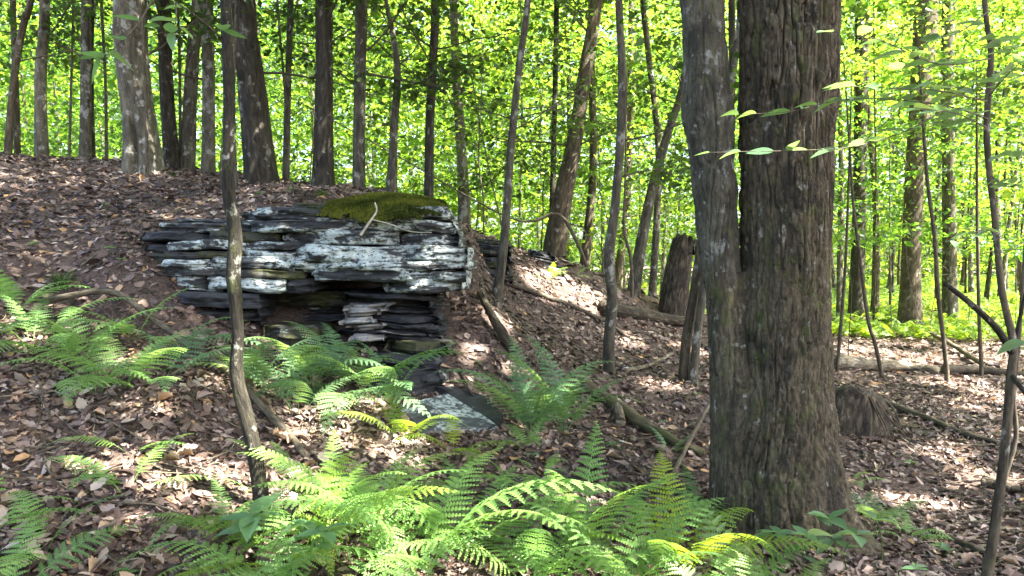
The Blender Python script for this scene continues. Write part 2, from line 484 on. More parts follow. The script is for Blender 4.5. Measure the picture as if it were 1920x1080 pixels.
def H(x, y):
    x = np.clip(np.asarray(x, float), GX[0], GX[-1] - 1e-3); y = np.clip(np.asarray(y, float), GY[0], GY[-1] - 1e-3)
    i = np.clip(np.searchsorted(GX, x, 'right') - 1, 0, len(GX) - 2)
    j = np.clip(np.searchsorted(GY, y, 'right') - 1, 0, len(GY) - 2)
    a = (x - GX[i]) / (GX[i + 1] - GX[i]); b = (y - GY[j]) / (GY[j + 1] - GY[j])
    return ZZ[j, i] * (1 - a) * (1 - b) + ZZ[j, i + 1] * a * (1 - b) + ZZ[j + 1, i] * (1 - a) * b + ZZ[j + 1, i + 1] * a * b

def Gnd(u, v, dmax=60):
    """where the ray through photo pixel (u, v) meets the ground"""
    r = ray(u, v)
    d = np.linspace(1.5, dmax, 6000)
    p = np.array([0, 0, CAMZ]) + r[None, :] * (d / r[1])[:, None]
    below = p[:, 2] < H(p[:, 0], p[:, 1])
    k = int(np.argmax(below)) if below.any() else len(d) - 1
    q = p[k]; return np.array([q[0], q[1], float(H(q[0], q[1]))])

nx, ny = len(GX), len(GY)
gi = np.arange(ny - 1)[:, None] * nx + np.arange(nx - 1)[None, :]
GF = np.stack([gi, gi + 1, gi + nx + 1, gi + nx], -1).reshape(-1, 4)
ground = link('ground', mesh_np('ground', np.c_[XX.ravel(), YY.ravel(), ZZ.ravel()], GF), M['soil'])
ground['kind'] = 'structure'

# ------------------------------------------------------------------ sun flecks: gaps in the canopy along the sun's path
FLECKS = []
for u, v, r in [(430, 905, .26), (340, 900, .22), (300, 905, .14), (520, 920, .22), (590, 805, .22), (625, 780, .14), (730, 850, .18), (175, 868, .07), (270, 765, .06), (400, 715, .10),
                (1030, 535, .42), (1090, 560, .30), (1060, 470, .25), (960, 690, .10), (820, 735, .10),
                (1640, 665, 1.0), (1760, 680, .8), (1880, 745, .55), (1700, 640, 1.2), (1850, 760, .5), (1790, 720, .4), (1660, 690, .35), (1080, 930, .12), (1230, 720, .22), (1180, 640, .2), (1750, 850, .25), (1840, 900, .2), (1700, 940, .15), (930, 600, .16), (880, 660, .12), (1300, 660, .3), (1840, 660, .8)]:
    FLECKS.append((Gnd(u, v), r))
for u, v, d, r in [(600, 472, 5.75, .14), (560, 500, 5.75, .07), (650, 462, 5.75, .10), (690, 595, 5.8, .13), (760, 525, 5.75, .06), (720, 640, 5.0, .12), (560, 600, 5.2, .10), (700, 690, 5.0, .10), (545, 655, 5.0, .08)]:
    FLECKS.append((P(u, v, d), r))
for u, v, d, r in [(640, 960, 3.4, .10), (760, 900, 3.5, .13), (820, 980, 3.3, .10), (900, 960, 3.4, .09), (1020, 990, 3.4, .10), (1130, 1000, 3.4, .12), (1240, 1020, 3.3, .10), (1420, 1030, 3.3, .12), (1330, 990, 3.5, .08), (700, 1040, 3.0, .10), (950, 1050, 3.0, .09), (560, 960, 3.4, .10), (1040, 720, 5.4, .12), (230, 640, 4.9, .1), (90, 600, 5.0, .1)]:
    FLECKS.append((P(u, v, d), r))

def fleck_mask(c):
    keep = np.ones(len(c), bool)
    for p, r in FLECKS:
        t = (c[:, 2] - p[2]) / SUNN[2]
        q = c - SUNN[None, :] * t[:, None]
        keep &= ~((t > 1.2) & ((q[:, 0] - p[0]) ** 2 + (q[:, 1] - p[1]) ** 2 < (r + (0.13 if p[0] < 3 and p[1] < 9 else 0.16)) ** 2))
    return keep

def leaf_cards(c, size, up=0.75, rng=RNG, aspect=0.62, six=False, tone=None):
    """c (N,3) leaf bases -> folded pointed leaves; returns V, F, rnd"""
    n = len(c)
    size = np.broadcast_to(size, (n,)) * rng.uniform(0.7, 1.25, n)
    az = rng.uniform(0, 2 * math.pi, n)
    droop = rng.normal(-0.25, 0.35, n)
    d = np.stack([np.cos(az) * np.cos(droop), np.sin(az) * np.cos(droop), np.sin(droop)], -1)
    nr = np.stack([rng.normal(0, 1 - up + 0.15, n), rng.normal(0, 1 - up + 0.15, n), np.full(n, up)], -1)
    s = np.cross(d, nr); s /= np.linalg.norm(s, axis=1)[:, None] + 1e-9
    w = np.cross(s, d)
    L = size[:, None]; W = L * aspect * 0.5
    fold = rng.uniform(-0.1, 0.35, n)[:, None] * W
    if not six:
        V = np.stack([c, c + d * L * 0.45 + s * W + w * fold, c + d * L - w * L * 0.08, c + d * L * 0.45 - s * W + w * fold], 1)
        b = np.arange(n)[:, None] * 4
        F = np.concatenate([b + [0, 1, 2], b + [0, 2, 3]])
        k = 4
    else:
        V = np.stack([c, c + d * L * .28 + s * W * .85 + w * fold, c + d * L * .62 + s * W * .8 + w * fold * .8, c + d * L - w * L * .12,
                      c + d * L * .62 - s * W * .8 + w * fold * .8, c + d * L * .28 - s * W * .85 + w * fold, c + d * L * .5], 1)
        b = np.arange(n)[:, None] * 7
        F = np.concatenate([b + [0, 1, 6], b + [1, 2, 6], b + [2, 3, 6], b + [3, 4, 6], b + [4, 5, 6], b + [5, 0, 6]])
        k = 7
    tone = rng.normal(0.5, 0.25, n) if tone is None else tone + rng.normal(0, .12, n)
    rnd = np.repeat(np.clip(tone, 0, 1), k)
    return V.reshape(-1, 3), F, rnd

def cluster_points(cen, per, rad, thick, rng=RNG, tilt=.22):
    """flat, slightly tilted discs of leaf positions round cluster centres"""
    k = len(cen)
    rad = np.broadcast_to(rad, (k,)) * rng.uniform(0.6, 1.3, k)
    a = rng.uniform(0, 2 * math.pi, (k, per)); r = np.sqrt(rng.uniform(0, 1, (k, per))) * rad[:, None]
    tx, ty = rng.normal(0, tilt, (k, 1)), rng.normal(0, tilt, (k, 1))
    x, y = r * np.cos(a), r * np.sin(a)
    z = x * tx + y * ty + rng.normal(0, 1, (k, per)) * thick - 0.18 * r * r / rad[:, None]
    return (cen[:, None, :] + np.stack([x, y, z], -1)).reshape(-1, 3)

def foliage(name, pts, size, mat, parent=None, off=None, six=False, fleck=True, up=0.75, tone=None):
    if fleck: pts = pts[fleck_mask(pts)]
    V, F, r = leaf_cards(pts, size, up, six=six, tone=tone)
    if off is not None: V = V - np.asarray(off)
    return link(name, mesh_np(name, V, F, False, {'rnd': r}), mat, parent)

def crown_points(c, rx, rz, ncl, per, crad):
    q = RNG.normal(0, 1, (ncl, 3)); q /= np.linalg.norm(q, axis=1)[:, None]
    q *= (RNG.uniform(0, 1, ncl) ** 0.45)[:, None]
    cen = np.asarray(c) + q * [rx, rx, rz]
    return cluster_points(cen, per, crad, 0.10)

# ------------------------------------------------------------------ trees
def px_path(pts, d, dtop=None):
    """[(u, v, width px)] bottom to top -> world points + radius"""
    out = []
    v0, v1 = pts[0][1], pts[-1][1]
    for u, v, w in pts:
        dd = d if dtop is None else d + (dtop - d) * (v0 - v) / (v0 - v1 + 1e-6)
        p = P(u, v, dd)
        out.append([*p, 0.455 * w / FPX * dd])
    return np.array(out)

def twiggy(acc_pts, start, direc, length, r0, seed, n=9, wob=0.12):
    rr = random.Random(seed)
    pts = [np.array(start, float)]
    dirv = np.array(direc, float); dirv /= np.linalg.norm(dirv)
    for i in range(n):
        dirv = dirv + np.array([rr.gauss(0, wob), rr.gauss(0, wob), rr.gauss(0.02, wob)])
        dirv /= np.linalg.norm(dirv)
        pts.append(pts[-1] + dirv * length / n)
    pts = np.array(pts)
    rad = np.linspace(r0, r0 * 0.25, len(pts))
    return pts, rad

def branch(parent, base, start, direc, length, r0, seed, mat, off, name='branch', sub=3, leaves=0, lmat='leaf_mid', lsize=0.10, wob=0.12):
    """one branch with side twigs in one mesh; foliage is its child"""
    A = Acc()
    pts, rad = twiggy(None, start, direc, length, r0, seed, wob=wob)
    V, F, b = tube_data(pts, rad, 6, 0.1, 20, seed); A.add(V, F, bark_co=b)
    rr = random.Random(seed + 99)
    ends = [pts[-1]]
    for k in range(sub):
        i = rr.randint(3, 8)
        dv = pts[min(i + 1, 9)] - pts[i]; dv = dv / np.linalg.norm(dv)
        dv = dv + np.array([rr.gauss(0, .55), rr.gauss(0, .55), rr.gauss(0.1, .4)])
        p2, r2 = twiggy(None, pts[i], dv, length * rr.uniform(.25, .55), rad[i] * 0.6, seed * 7 + k, 6, wob * 1.3)
        V, F, b = tube_data(p2, r2, 5, 0, 20, seed); A.add(V, F, bark_co=b)
        ends += [p2[-1], p2[3]]
    o = link(name, A.mesh(name, True, off), mat, parent)
    if leaves:
        cen = np.array(ends + [pts[6], pts[8]])
        lp = cluster_points(cen, max(4, leaves // len(cen)), 0.32 * min(1.3, length), 0.05)
        foliage('foliage', lp, lsize, M[lmat], o, off)
    return o

def tree(name, label, pts, d, mat, height=14, crown=None, group=None, dtop=None, nb=3, leafy=0.5, seed=1, rings=70, nseg=16, amp=0.09,
         flare=0.14, zb=None, hollow=None, cat='tree', limbs=4, rest_on_ground=True):
    w = px_path(pts, d, dtop)
    bx, by = w[0][0], w[0][1]
    gz = float(H(bx, by))
    if rest_on_ground:
        if w[0][2] > gz + 0.02:
            w = np.vstack([[bx, by, gz - 0.12, w[0][3]], w])
        else:
            w = np.vstack([[bx, by, min(gz, w[0][2]) - 0.12, w[0][3]], w[1:] if w[1][2] > gz else w[1:]])
    dirv = w[-1][:3] - w[-2][:3]; dirv /= np.linalg.norm(dirv)
    dirv = dirv * 0.6 + np.array([0, 0, 0.4]); dirv /= dirv[2]
    top = w[-1].copy()
    ext = max(height - top[2], 2.0)
    w = np.vstack([w, [*(top[:3] + dirv * ext * 0.5), top[3] * 0.72], [*(top[:3] + dirv * ext), top[3] * 0.25]])
    nvis = len(w)
    c = cr(w, rings)
    rad = np.clip(c[:, 3], 0.004, None)
    hgt = c[:, 2] - c[0, 2]
    rad = rad * (1 + flare * np.exp(-hgt / (0.25 + 1.2 * rad[0])))
    off = np.array([bx, by, gz])
    t = thing(name, label, cat, off, group)
    def disp(bco, th, s, r):
        lob = np.sin(th[None, :] * 5 + seed) * 0.5 + np.sin(th[None, :] * 3 + seed * 2) * 0.5
        dd_ = r[:, None] * 0.22 * flare / 0.35 * lob * np.exp(-s[:, None] / (0.2 + 1.2 * r[0]))
        for (ta, s0, ws, wt, dep) in (hollow or []):      # hollows (negative) and burls (positive)
            dth = (th[None, :] - ta + math.pi) % (2 * math.pi) - math.pi
            dd_ = dd_ + r[:, None] * dep * np.exp(-(dth / wt) ** 2 - ((s[:, None] - s0) / ws) ** 2)
        return dd_
    V, F, b = tube_data(c[:, :3], rad, nseg, amp, 1.2 / max(rad.mean(), .03) * 0.35, seed, True, disp)
    link('trunk', mesh_np('trunk', V - off, F, True, {'bark_co': b + seed * 1.7}), M[mat], t)
    rr = random.Random(seed * 13 + 5)
    zmax = CAMZ + d * 0.40
    for k in range(nb):                        # thin side branches low enough to be seen
        zz = rr.uniform(gz + 1.2, max(gz + 1.6, zmax))
        i = int(np.argmin(np.abs(c[:, 2] - zz)))
        a = rr.uniform(0, 2 * math.pi)
        branch(t, None, c[i, :3], (math.cos(a), math.sin(a) * 0.6, rr.uniform(0.0, 0.7)), rr.uniform(0.9, 2.0), min(.018, max(0.006, rad[i] * 0.22)), seed * 31 + k, M['twig'], off,
               leaves=(130 if rr.random() < leafy else 0))
    if crown:
        r, n = crown
        cc = c[-1, :3] + np.array([0, 0, -r * 0.25])
        cp = crown_points(cc, r, r * 0.75, n, 16, 0.5 + r * 0.06)
        foliage('crown', cp, 0.2, M['leaf_mid' if r > 3 else 'leaf_far'], t, off)
        for k in range(limbs):
            i = int(rings * rr.uniform(0.72, 0.95))
            a = k * 6.283 / limbs + rr.uniform(-.4, .4)
            pts2, r2 = twiggy(None, c[i, :3], (math.cos(a), math.sin(a), rr.uniform(.4, 1)), r * 0.95, rad[i] * 0.5, seed * 17 + k)
            V, F, b = tube_data(pts2, r2, 6, 0.05, 5, seed)
            link('limb', mesh_np('limb', V - off, F, True, {'bark_co': b}), M[mat], t)
    return t

# ---- the big twin-stemmed tree
D0 = 4.45
base = Gnd(1462, 1000)
big = thing('twin_trunk_tree', 'massive old tree with two fused dark fissured trunks rising from one flared mossy base', 'tree', base)
def hero_bark(p, nrm, amp):
    """displacement of the bark along nrm: deep vertical cracks between plates, the same field for base and stems"""
    wp = np.stack([vnoise(p * [5, 5, 2.5], 5), vnoise(p * [5, 5, 2.5] + 9, 6), 0 * p[:, 0]], -1) * 0.035
    q = p + wp
    fr = 30
    a_ = vnoise(q * [fr, fr, fr * .13], 3); b_ = vnoise(q * [fr * 1.8, fr * 1.8, fr * .3] + 3, 4)
    pl = .7 + .6 * fbm(p * [4, 4, 2.2] + 5, 8, 2)
    fis = (np.exp(-(a_ / .15) ** 2) + .45 * np.exp(-(b_ / .14) ** 2)) * pl
    step = .35 * np.floor(2.5 * (vnoise(q * [fr * .8, fr * .8, 7] + 7, 12) + 1)) / 2.5
    fine = fbm(p * [70, 70, 40], 9, 3)
    bigd = fbm(p * [3.5, 3.5, 1.6], 10, 3)
    return amp * (.15 - fis + step - .35 + .16 * fine) + .018 * bigd
TH = np.r_[np.linspace(math.pi - .45, 2 * math.pi + .45, 240, endpoint=False), np.linspace(2 * math.pi + .45, 3 * math.pi - .45, 44, endpoint=False)]
def col_at(pts):
    w = px_path(pts, D0); w[:, 3] *= .96
    z = w[:, 2]
    return lambda zz: np.stack([np.interp(zz, z, w[:, k]) for k in (0, 1, 3)], -1)
RP = [(1468, 1090, 320), (1466, 1010, 282), (1464, 950, 258), (1460, 850, 234), (1461, 700, 206), (1468, 550, 178), (1472, 400, 178), (1476, 200, 198), (1478, 0, 206), (1480, -120, 206)]
LP_ = [(1404, 1090, 160), (1398, 980, 138), (1390, 850, 124), (1376, 700, 104), (1362, 590, 88), (1350, 500, 84), (1340, 350, 88), (1327, 200, 90), (1316, 0, 88), (1310, -120, 86)]
fR, fL = col_at(RP), col_at(LP_)
def hero_mesh(name, zs, th, rad_fn, cen_fn, amp_fn, mat):
    n, m = len(zs), len(th)
    dirs = np.stack([np.cos(th), np.sin(th), 0 * th], -1)
    R = rad_fn(zs, th)
    C = cen_fn(zs)
    V = np.c_[C, zs][:, None, :] + R[..., None] * dirs[None]
    nr = np.broadcast_to(dirs[None], V.shape).reshape(-1, 3)
    Vf = V.reshape(-1, 3)
    Vf = Vf + nr * (hero_bark(Vf, nr, amp_fn(Vf)))[:, None]
    i = np.arange(n - 1)[:, None] * m; j = np.arange(m)[None, :]; j2 = (j + 1) % m
    F = np.stack([i + j, i + j2, i + m + j2, i + m + j], -1).reshape(-1, 4)
    return link(name, mesh_np(name, Vf - base, F, True, {'bark_co': Vf - [base[0], base[1], 0]}), M[mat], big)
ZF = P(1390, 560, D0)[2]                       # height of the fork
def base_c(zs):
    r, l = fR(zs), fL(zs); return r[:, :2] + .3 * (l[:, :2] - r[:, :2])
def base_r(zs, th):
    r, l = fR(zs), fL(zs); o = base_c(zs)
    d = np.stack([np.cos(th), np.sin(th)], -1)
    ts = []
    for c_ in (r, l):
        cc = c_[:, :2] - o
        bq = cc @ d.T
        disc = c_[:, 2:3] ** 2 - (cc ** 2).sum(1)[:, None] + bq ** 2
        ts.append(np.where(disc > 0, bq + np.sqrt(np.maximum(disc, 0)), 0.0))
    k = 26.0
    t = np.log(np.exp(k * ts[0]) + np.exp(k * ts[1])) / k
    h = np.clip(zs - base[2], 0, None)[:, None]
    lob = np.zeros((len(zs), len(th)))
    for ta, wt, s_ in ((-.62, .42, 1.0), (-1.75, .35, .55), (-2.65, .38, .8), (3.4 + 3.14, .5, .6), (.9, .5, .7), (2.2, .5, .7)):
        dt = (th - ta + math.pi) % (2 * math.pi) - math.pi
        lob = lob + s_ * np.exp(-(dt / wt) ** 2)[None, :]
    return t + .17 * lob * np.exp(-h / .16) + .03 * lob * np.exp(-h / .6)
def amp_fn(V):
    seam = np.interp(V[:, 2], [0, ZF, 3.3], [1.30, 1.30, 1.30])
    t = np.clip((V[:, 0] - seam) / .12 + .5, 0, 1)
    return .013 + .021 * t
hero_mesh('trunk', np.linspace(base[2] - .25, ZF + .16, 360), TH, base_r, base_c, amp_fn, 'bark_hero')
hero_mesh('stem', np.linspace(ZF - .25, 3.75, 400), TH, lambda zs, th: np.repeat(fR(zs)[:, 2:3], len(th), 1) * (1 - .12 * np.exp(-np.clip(zs - ZF + .25, 0, 9) / .12))[:, None], lambda zs: fR(zs)[:, :2], lambda V: .034 + 0 * V[:, 0], 'bark_hero')
hero_mesh('stem', np.linspace(ZF - .2, 3.75, 330), TH[::2], lambda zs, th: np.repeat(fL(zs)[:, 2:3], len(th), 1) * (1 - .2 * np.exp(-np.clip(zs - ZF + .2, 0, 9) / .12) + .16 * np.exp(-((zs - P(0, 215, D0)[2]) / .14) ** 2) + .1 * np.exp(-((zs - P(0, 350, D0)[2]) / .07) ** 2))[:, None], lambda zs: fL(zs)[:, :2], lambda V: .014 + 0 * V[:, 0], 'bark_stem')
r_top = np.r_[fR(np.array([3.70]))[0, :2], 3.70, fR(np.array([3.7]))[0, 2]]
l_top = np.r_[fL(np.array([3.70]))[0, :2], 3.70, fL(np.array([3.7]))[0, 2]]
for tp, lean, hh in ((r_top, (0.05, 0.0, 1), 9.5), (l_top, (-0.22, 0.03, 1), 8.0)):
    pts = np.array([tp[:3] + np.array(lean) * t for t in np.linspace(-0.02, hh, 14)])
    V, F, b = tube_data(pts, np.linspace(tp[3], 0.06, 14), 24, 0.06, 2, 5)
    link('upper_trunk', mesh_np('upper_trunk', V - base, F, True, {'bark_co': b + 3}), M['bark_hero'], big)
    for k in range(5):
        a = k * 1.26 + hh
        p2, r2 = twiggy(None, pts[8 + k % 5], (math.cos(a), math.sin(a), 0.6), 4.2, 0.09, int(hh * 10) + k)
        V, F, b = tube_data(p2, r2, 7, 0.05, 5, k)
        link('limb', mesh_np('limb', V - base, F, True, {'bark_co': b}), M['bark_dark'], big)
cp = crown_points((2.2, 4.2, 12.0), 5.2, 2.6, 620, 18, 0.75)
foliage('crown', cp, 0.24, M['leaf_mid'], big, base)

# ---- trees that stand beside and behind the viewer; their crowns shade the clearing
for k, (x, y, r, lab) in enumerate([(7.2, 1.0, 4.6, 'tall maple standing right of the twin trunk tree, outside the clearing'), (11.5, 4.6, 4.6, 'tall maple deep in the wood right of the fern hollow'),
                                    (8.2, 6.9, 4.2, 'maple shading the fallen grey log from the right'), (2.4, -3.4, 4.8, 'old maple behind the viewpoint shading the foreground ferns'),
                                    (7.4, -4.2, 4.6, 'maple behind and to the right of the viewpoint'), (-4.6, -1.6, 4.0, 'maple behind the viewpoint on the left bank'),
                                    (12.5, 9.6, 4.0, 'maple past the right edge of the sunny fern patch')]):
    gz = float(H(x, y))
    t = thing('maple_tree', lab, 'tree', (x, y, gz), None)
    off = np.array([x, y, gz])
    hh = 11.5 + (k * 37 % 10) * 0.25
    pts = np.array([[x + 0.15 * math.sin(i * .9 + k), y + 0.12 * math.cos(i * .7 + k), gz - 0.1 + hh * i / 11] for i in range(12)])
    V, F, b = tube_data(pts, np.linspace(0.24, 0.07, 12), 16, 0.08, 3, k)
    link('trunk', mesh_np('trunk', V - off, F, True, {'bark_co': b}), M['bark_dark'], t)
    for j in range(5):
        a = j * 1.26 + k
        p2, r2 = twiggy(None, pts[7 + j % 4], (math.cos(a), math.sin(a), .6), r * .9, 0.07, 300 + k * 9 + j)
        V, F, b = tube_data(p2, r2, 6, 0.05, 5, k)
        link('limb', mesh_np('limb', V - off, F, True, {'bark_co': b}), M['bark_dark'], t)
    foliage('crown', crown_points((x, y, gz + hh + 0.2), r, r * 0.55, int((36 if k == 0 else 26) * r * r), 18, 0.75), 0.24, M['leaf_mid'], t, off)

# ---- trees in view: (name, label, [(u, v, w)...] bottom to top, distance, bark, extras)
T = [
 ('maple_tree', 'thin forked trunk at the far left end of the hill crest', [(15, 288, 15), (22, 190, 14), (33, 100, 14), (48, 30, 13), (58, 0, 12)], 9.8, 'bark_brown', dict(height=10)),
 ('maple_tree', 'slim straight trunk just behind the forked one on the hill crest', [(33, 284, 12), (28, 120, 12), (24, 0, 11)], 11.0, 'bark_brown', dict(height=10)),
 ('maple_tree', 'pale mottled trunk between the forked trunk and the double trunk on the crest', [(78, 288, 25), (76, 150, 22), (82, 60, 20), (84, 0, 19)], 10.2, 'bark_pale', dict(height=12)),
 ('maple_tree', 'grey trunk paired with a thin dark stem on the hill crest', [(160, 298, 22), (161, 150, 20), (162, 0, 19)], 10.0, 'bark_grey', dict(height=12)),
 ('young_tree', 'thin dark stem pressed against the grey trunk on the crest', [(174, 300, 11), (170, 150, 11), (172, 0, 10)], 10.1, 'bark_dark', dict(height=9)),
 ('hollow_tree', 'broad pale grey old tree with a hollow base and gnarled knot', [(268, 318, 78), (262, 240, 66), (252, 160, 60), (246, 80, 60), (244, 0, 62)], 9.2, 'bark_pale', dict(height=13, amp=0.14, rings=220, nseg=64, flare=0.12, hollow=[(4.75, .35, .42, .16, -.6), (4.3, 1.78, .13, .5, .22), (4.3, 1.78, .07, .22, -.5), (5.6, .5, .5, .35, .15)])),
 ('maple_tree', 'dark upright trunk right beside the hollow old tree', [(324, 318, 30), (312, 160, 27), (308, 0, 26)], 9.8, 'bark_dark', dict(height=12)),
 ('maple_tree', 'leaning grey trunk crossing close to the dark upright one', [(350, 324, 32), (356, 200, 27), (364, 80, 25), (372, 0, 25)], 9.9, 'bark_grey', dict(height=12)),
 ('maple_tree', 'pale straight trunk between the leaning trunk and the lichened sapling', [(390, 332, 27), (391, 150, 24), (388, 0, 24)], 9.7, 'bark_pale', dict(height=12)),
 ('gnarled_tree', 'dark gnarled thick tree with swollen scarred bark on the crest', [(492, 342, 68), (482, 260, 62), (474, 180, 58), (464, 90, 50), (456, 0, 44)], 9.0, 'bark_dark', dict(height=12, amp=0.16, rings=220, nseg=64, flare=0.15, hollow=[(4.4, 1.35, .16, .28, -.5), (4.9, 1.15, .3, .5, .22), (5.4, 1.5, .1, .3, .2), (5.2, .5, .2, .3, .15)])),
 ('young_tree', 'thin grey stem just right of the gnarled tree', [(536, 338, 14), (540, 160, 13), (545, 0, 13)], 9.6, 'bark_grey', dict(height=9)),
 ('maple_tree', 'straight blackish trunk rising behind the top of the mossy rock', [(605, 352, 44), (607, 250, 38), (608, 120, 35), (608, 0, 34)], 9.0, 'bark_dark', dict(height=13, rings=100, nseg=26)),
 ('maple_tree', 'straight grey trunk standing behind the moss cushion of the rock', [(672, 362, 26), (674, 200, 24), (678, 0, 24)], 9.0, 'bark_grey', dict(height=12)),
 ('young_tree', 'twisted grey multi stemmed small tree behind the rock', [(733, 366, 24), (738, 260, 16), (745, 140, 15), (736, 60, 11), (724, 0, 9)], 9.0, 'bark_grey', dict(height=7, nb=6)),
 ('maple_tree', 'dark slim trunk beyond the right part of the moss cushion', [(803, 392, 20), (806, 230, 18), (814, 80, 17), (816, 0, 17)], 9.2, 'bark_dark', dict(height=11)),
 ('maple_tree', 'pale grey trunk in the sun past the rocky ridge', [(872, 440, 27), (866, 300, 22), (856, 150, 18), (850, 0, 16)], 13.5, 'bark_pale', dict(height=12)),
 ('young_tree', 'slender smooth tree on the slope beside the big rock, leaning right', [(926, 566, 24), (940, 500, 19), (948, 420, 17), (958, 280, 16), (974, 120, 14), (990, 0, 13)], 8.5, 'bark_grey', dict(height=9, leafy=.8, nb=5)),
 ('maple_tree', 'brown trunk leaning to the right on top of the ridge', [(1040, 468, 44), (1058, 360, 38), (1078, 260, 32), (1098, 130, 28), (1118, 0, 25)], 12.0, 'bark_brown', dict(height=12, rings=100, nseg=24)),
 ('young_tree', 'thin straight dark stem behind the slender smooth tree', [(1034, 440, 12), (1040, 200, 11), (1044, 0, 11)], 13.0, 'bark_dark', dict(height=10)),
 ('maple_tree', 'brown trunk just beyond the ridge, right of the leaning trunk', [(1096, 505, 22), (1104, 420, 18), (1112, 320, 16), (1110, 150, 14), (1108, 0, 12)], 14.0, 'bark_brown', dict(height=10)),
 ('maple_tree', 'reddish brown sunlit trunk beyond the ridge', [(1160, 515, 18), (1172, 420, 15), (1180, 300, 13), (1184, 0, 12)], 17.0, 'bark_brown', dict(height=12)),
 ('young_tree', 'wavy grey sapling standing on the slope by the mossy log', [(1143, 715, 26), (1142, 640, 23), (1148, 560, 22), (1142, 480, 22), (1152, 400, 19), (1164, 250, 18), (1166, 120, 17), (1160, 0, 15)], 7.2, 'bark_grey', dict(height=8, nb=4, leafy=.8)),
 ('young_tree', 'slim grey tree curving up to the right behind the wavy sapling', [(1188, 548, 26), (1200, 470, 24), (1222, 360, 20), (1252, 250, 17), (1280, 160, 15), (1300, 0, 13)], 11.5, 'bark_grey', dict(height=10, nb=4)),
 ('young_tree', 'thin stem leaning left behind the slim curving tree', [(1224, 545, 16), (1232, 400, 14), (1234, 270, 13), (1218, 120, 12), (1205, 0, 11)], 13.0, 'bark_grey', dict(height=9)),
 ('young_tree', 'bent brown stem emerging behind the left foot of the twin trunk tree', [(1283, 700, 22), (1287, 640, 20), (1300, 560, 20), (1312, 480, 19), (1330, 380, 17), (1370, 200, 15), (1372, 0, 14)], 7.6, 'bark_brown', dict(height=8, nb=2)),
 ('young_tree', 'straighter grey stem paired with the bent brown stem', [(1300, 712, 18), (1306, 640, 17), (1320, 540, 16), (1340, 400, 15), (1380, 100, 13), (1390, 0, 13)], 7.5, 'bark_grey', dict(height=8, nb=1)),
 ('maple_tree', 'dark straight trunk standing in the far sunny ferns', [(1605, 572, 30), (1611, 400, 27), (1614, 200, 25), (1616, 0, 24)], 21.0, 'bark_dark', dict(height=14)),
 ('maple_tree', 'stout brown trunk with flared foot at the edge of the sunny ferns', [(1706, 606, 44), (1708, 500, 37), (1714, 350, 36), (1726, 180, 40), (1738, 0, 44)], 18.5, 'bark_brown', dict(height=15, rings=100, nseg=26)),
 ('maple_tree', 'grey trunk to the right of the stout brown trunk in the ferns', [(1781, 588, 30), (1780, 400, 26), (1777, 200, 24), (1778, 0, 24)], 20.5, 'bark_grey', dict(height=14)),
]
for k, (nm, lab, pts, d, mat, kw) in enumerate(T):
    kw = dict(kw); kw.setdefault('crown', (2.2, 60)); kw.setdefault('nb', 5 if 620 < pts[0][0] < 1300 else 3); kw.setdefault('leafy', .75 if 620 < pts[0][0] < 1300 else .4)
    tree(nm, lab, pts, d, mat, seed=k + 20, **kw)

# ---- far trunks one can still count
rr = random.Random(5)
far = []
us = [5, 55, 112, 140, 205, 222, 292, 432, 512, 560, 585, 640, 700, 722, 770, 835, 893, 905, 1010, 1075, 1130, 1215, 1245, 1270, 1590, 1640, 1660, 1675, 1755, 1800, 1822, 1845, 1870, 1905, 1985, -60, 1570, 1690, 1890, 960] + [rr.uniform(0, 1270) for _ in range(26)] + [rr.uniform(1560, 1930) for _ in range(12)]
proto = {}
for k, u in enumerate(us):
    d = rr.uniform(19, 46)
    w = rr.uniform(0.09, 0.26) if k < 40 else rr.uniform(.05, .14)
    x = (u - 960) / FPX * d
    gz = float(H(x, d))
    vi = k % 5
    if vi not in proto:
        n = 26
        zz = np.linspace(-0.3, 13.5, n)
        r2 = random.Random(vi + 3)
        lx, ly = r2.uniform(-.06, .06), r2.uniform(-.06, .06)
        ptsl = np.stack([lx * zz + 0.12 * np.sin(zz * .5 + vi), ly * zz + .1 * np.cos(zz * .6 + vi) - .1, zz], -1)
        V, F, b = tube_data(ptsl, np.linspace(1, .35, n) * (1 + .5 * np.exp(-np.clip(zz, 0, 9) / .4)) * 0.09, 10, .1, 5, vi)
        tm = mesh_np('trunk', V, F, True, {'bark_co': b})
        V, F, r_ = leaf_cards(crown_points((lx * 12, ly * 12, 11.5), 2.2, 2.6, 60, 14, .55), .2)
        cm = mesh_np('crown', V, F, False, {'rnd': r_})
        cm.materials.append(M['leaf_far'])
        proto[vi] = (tm, cm)
    t = thing('forest_tree', ['slender grey', 'slender brown', 'slender pale', 'slender dark'][k % 4] + ' far trunk among the bright leaves of the background wood', 'tree', (x, d, gz), 'far trunks in the background wood')
    tm, cm = proto[vi]
    a = link('trunk', tm, None, t)
    if not tm.materials: tm.materials.append(M['bark_grey'])
    a.material_slots[0].link = 'OBJECT'
    a.material_slots[0].material = M[['bark_grey', 'bark_brown', 'bark_pale', 'bark_dark'][k % 4]]
    a.scale = (w / .18, w / .18, 1)
    a.rotation_euler = (0, 0, rr.uniform(0, 6))
    c = link('crown', cm, None, t); c.rotation_euler = (0, 0, a.rotation_euler[2])

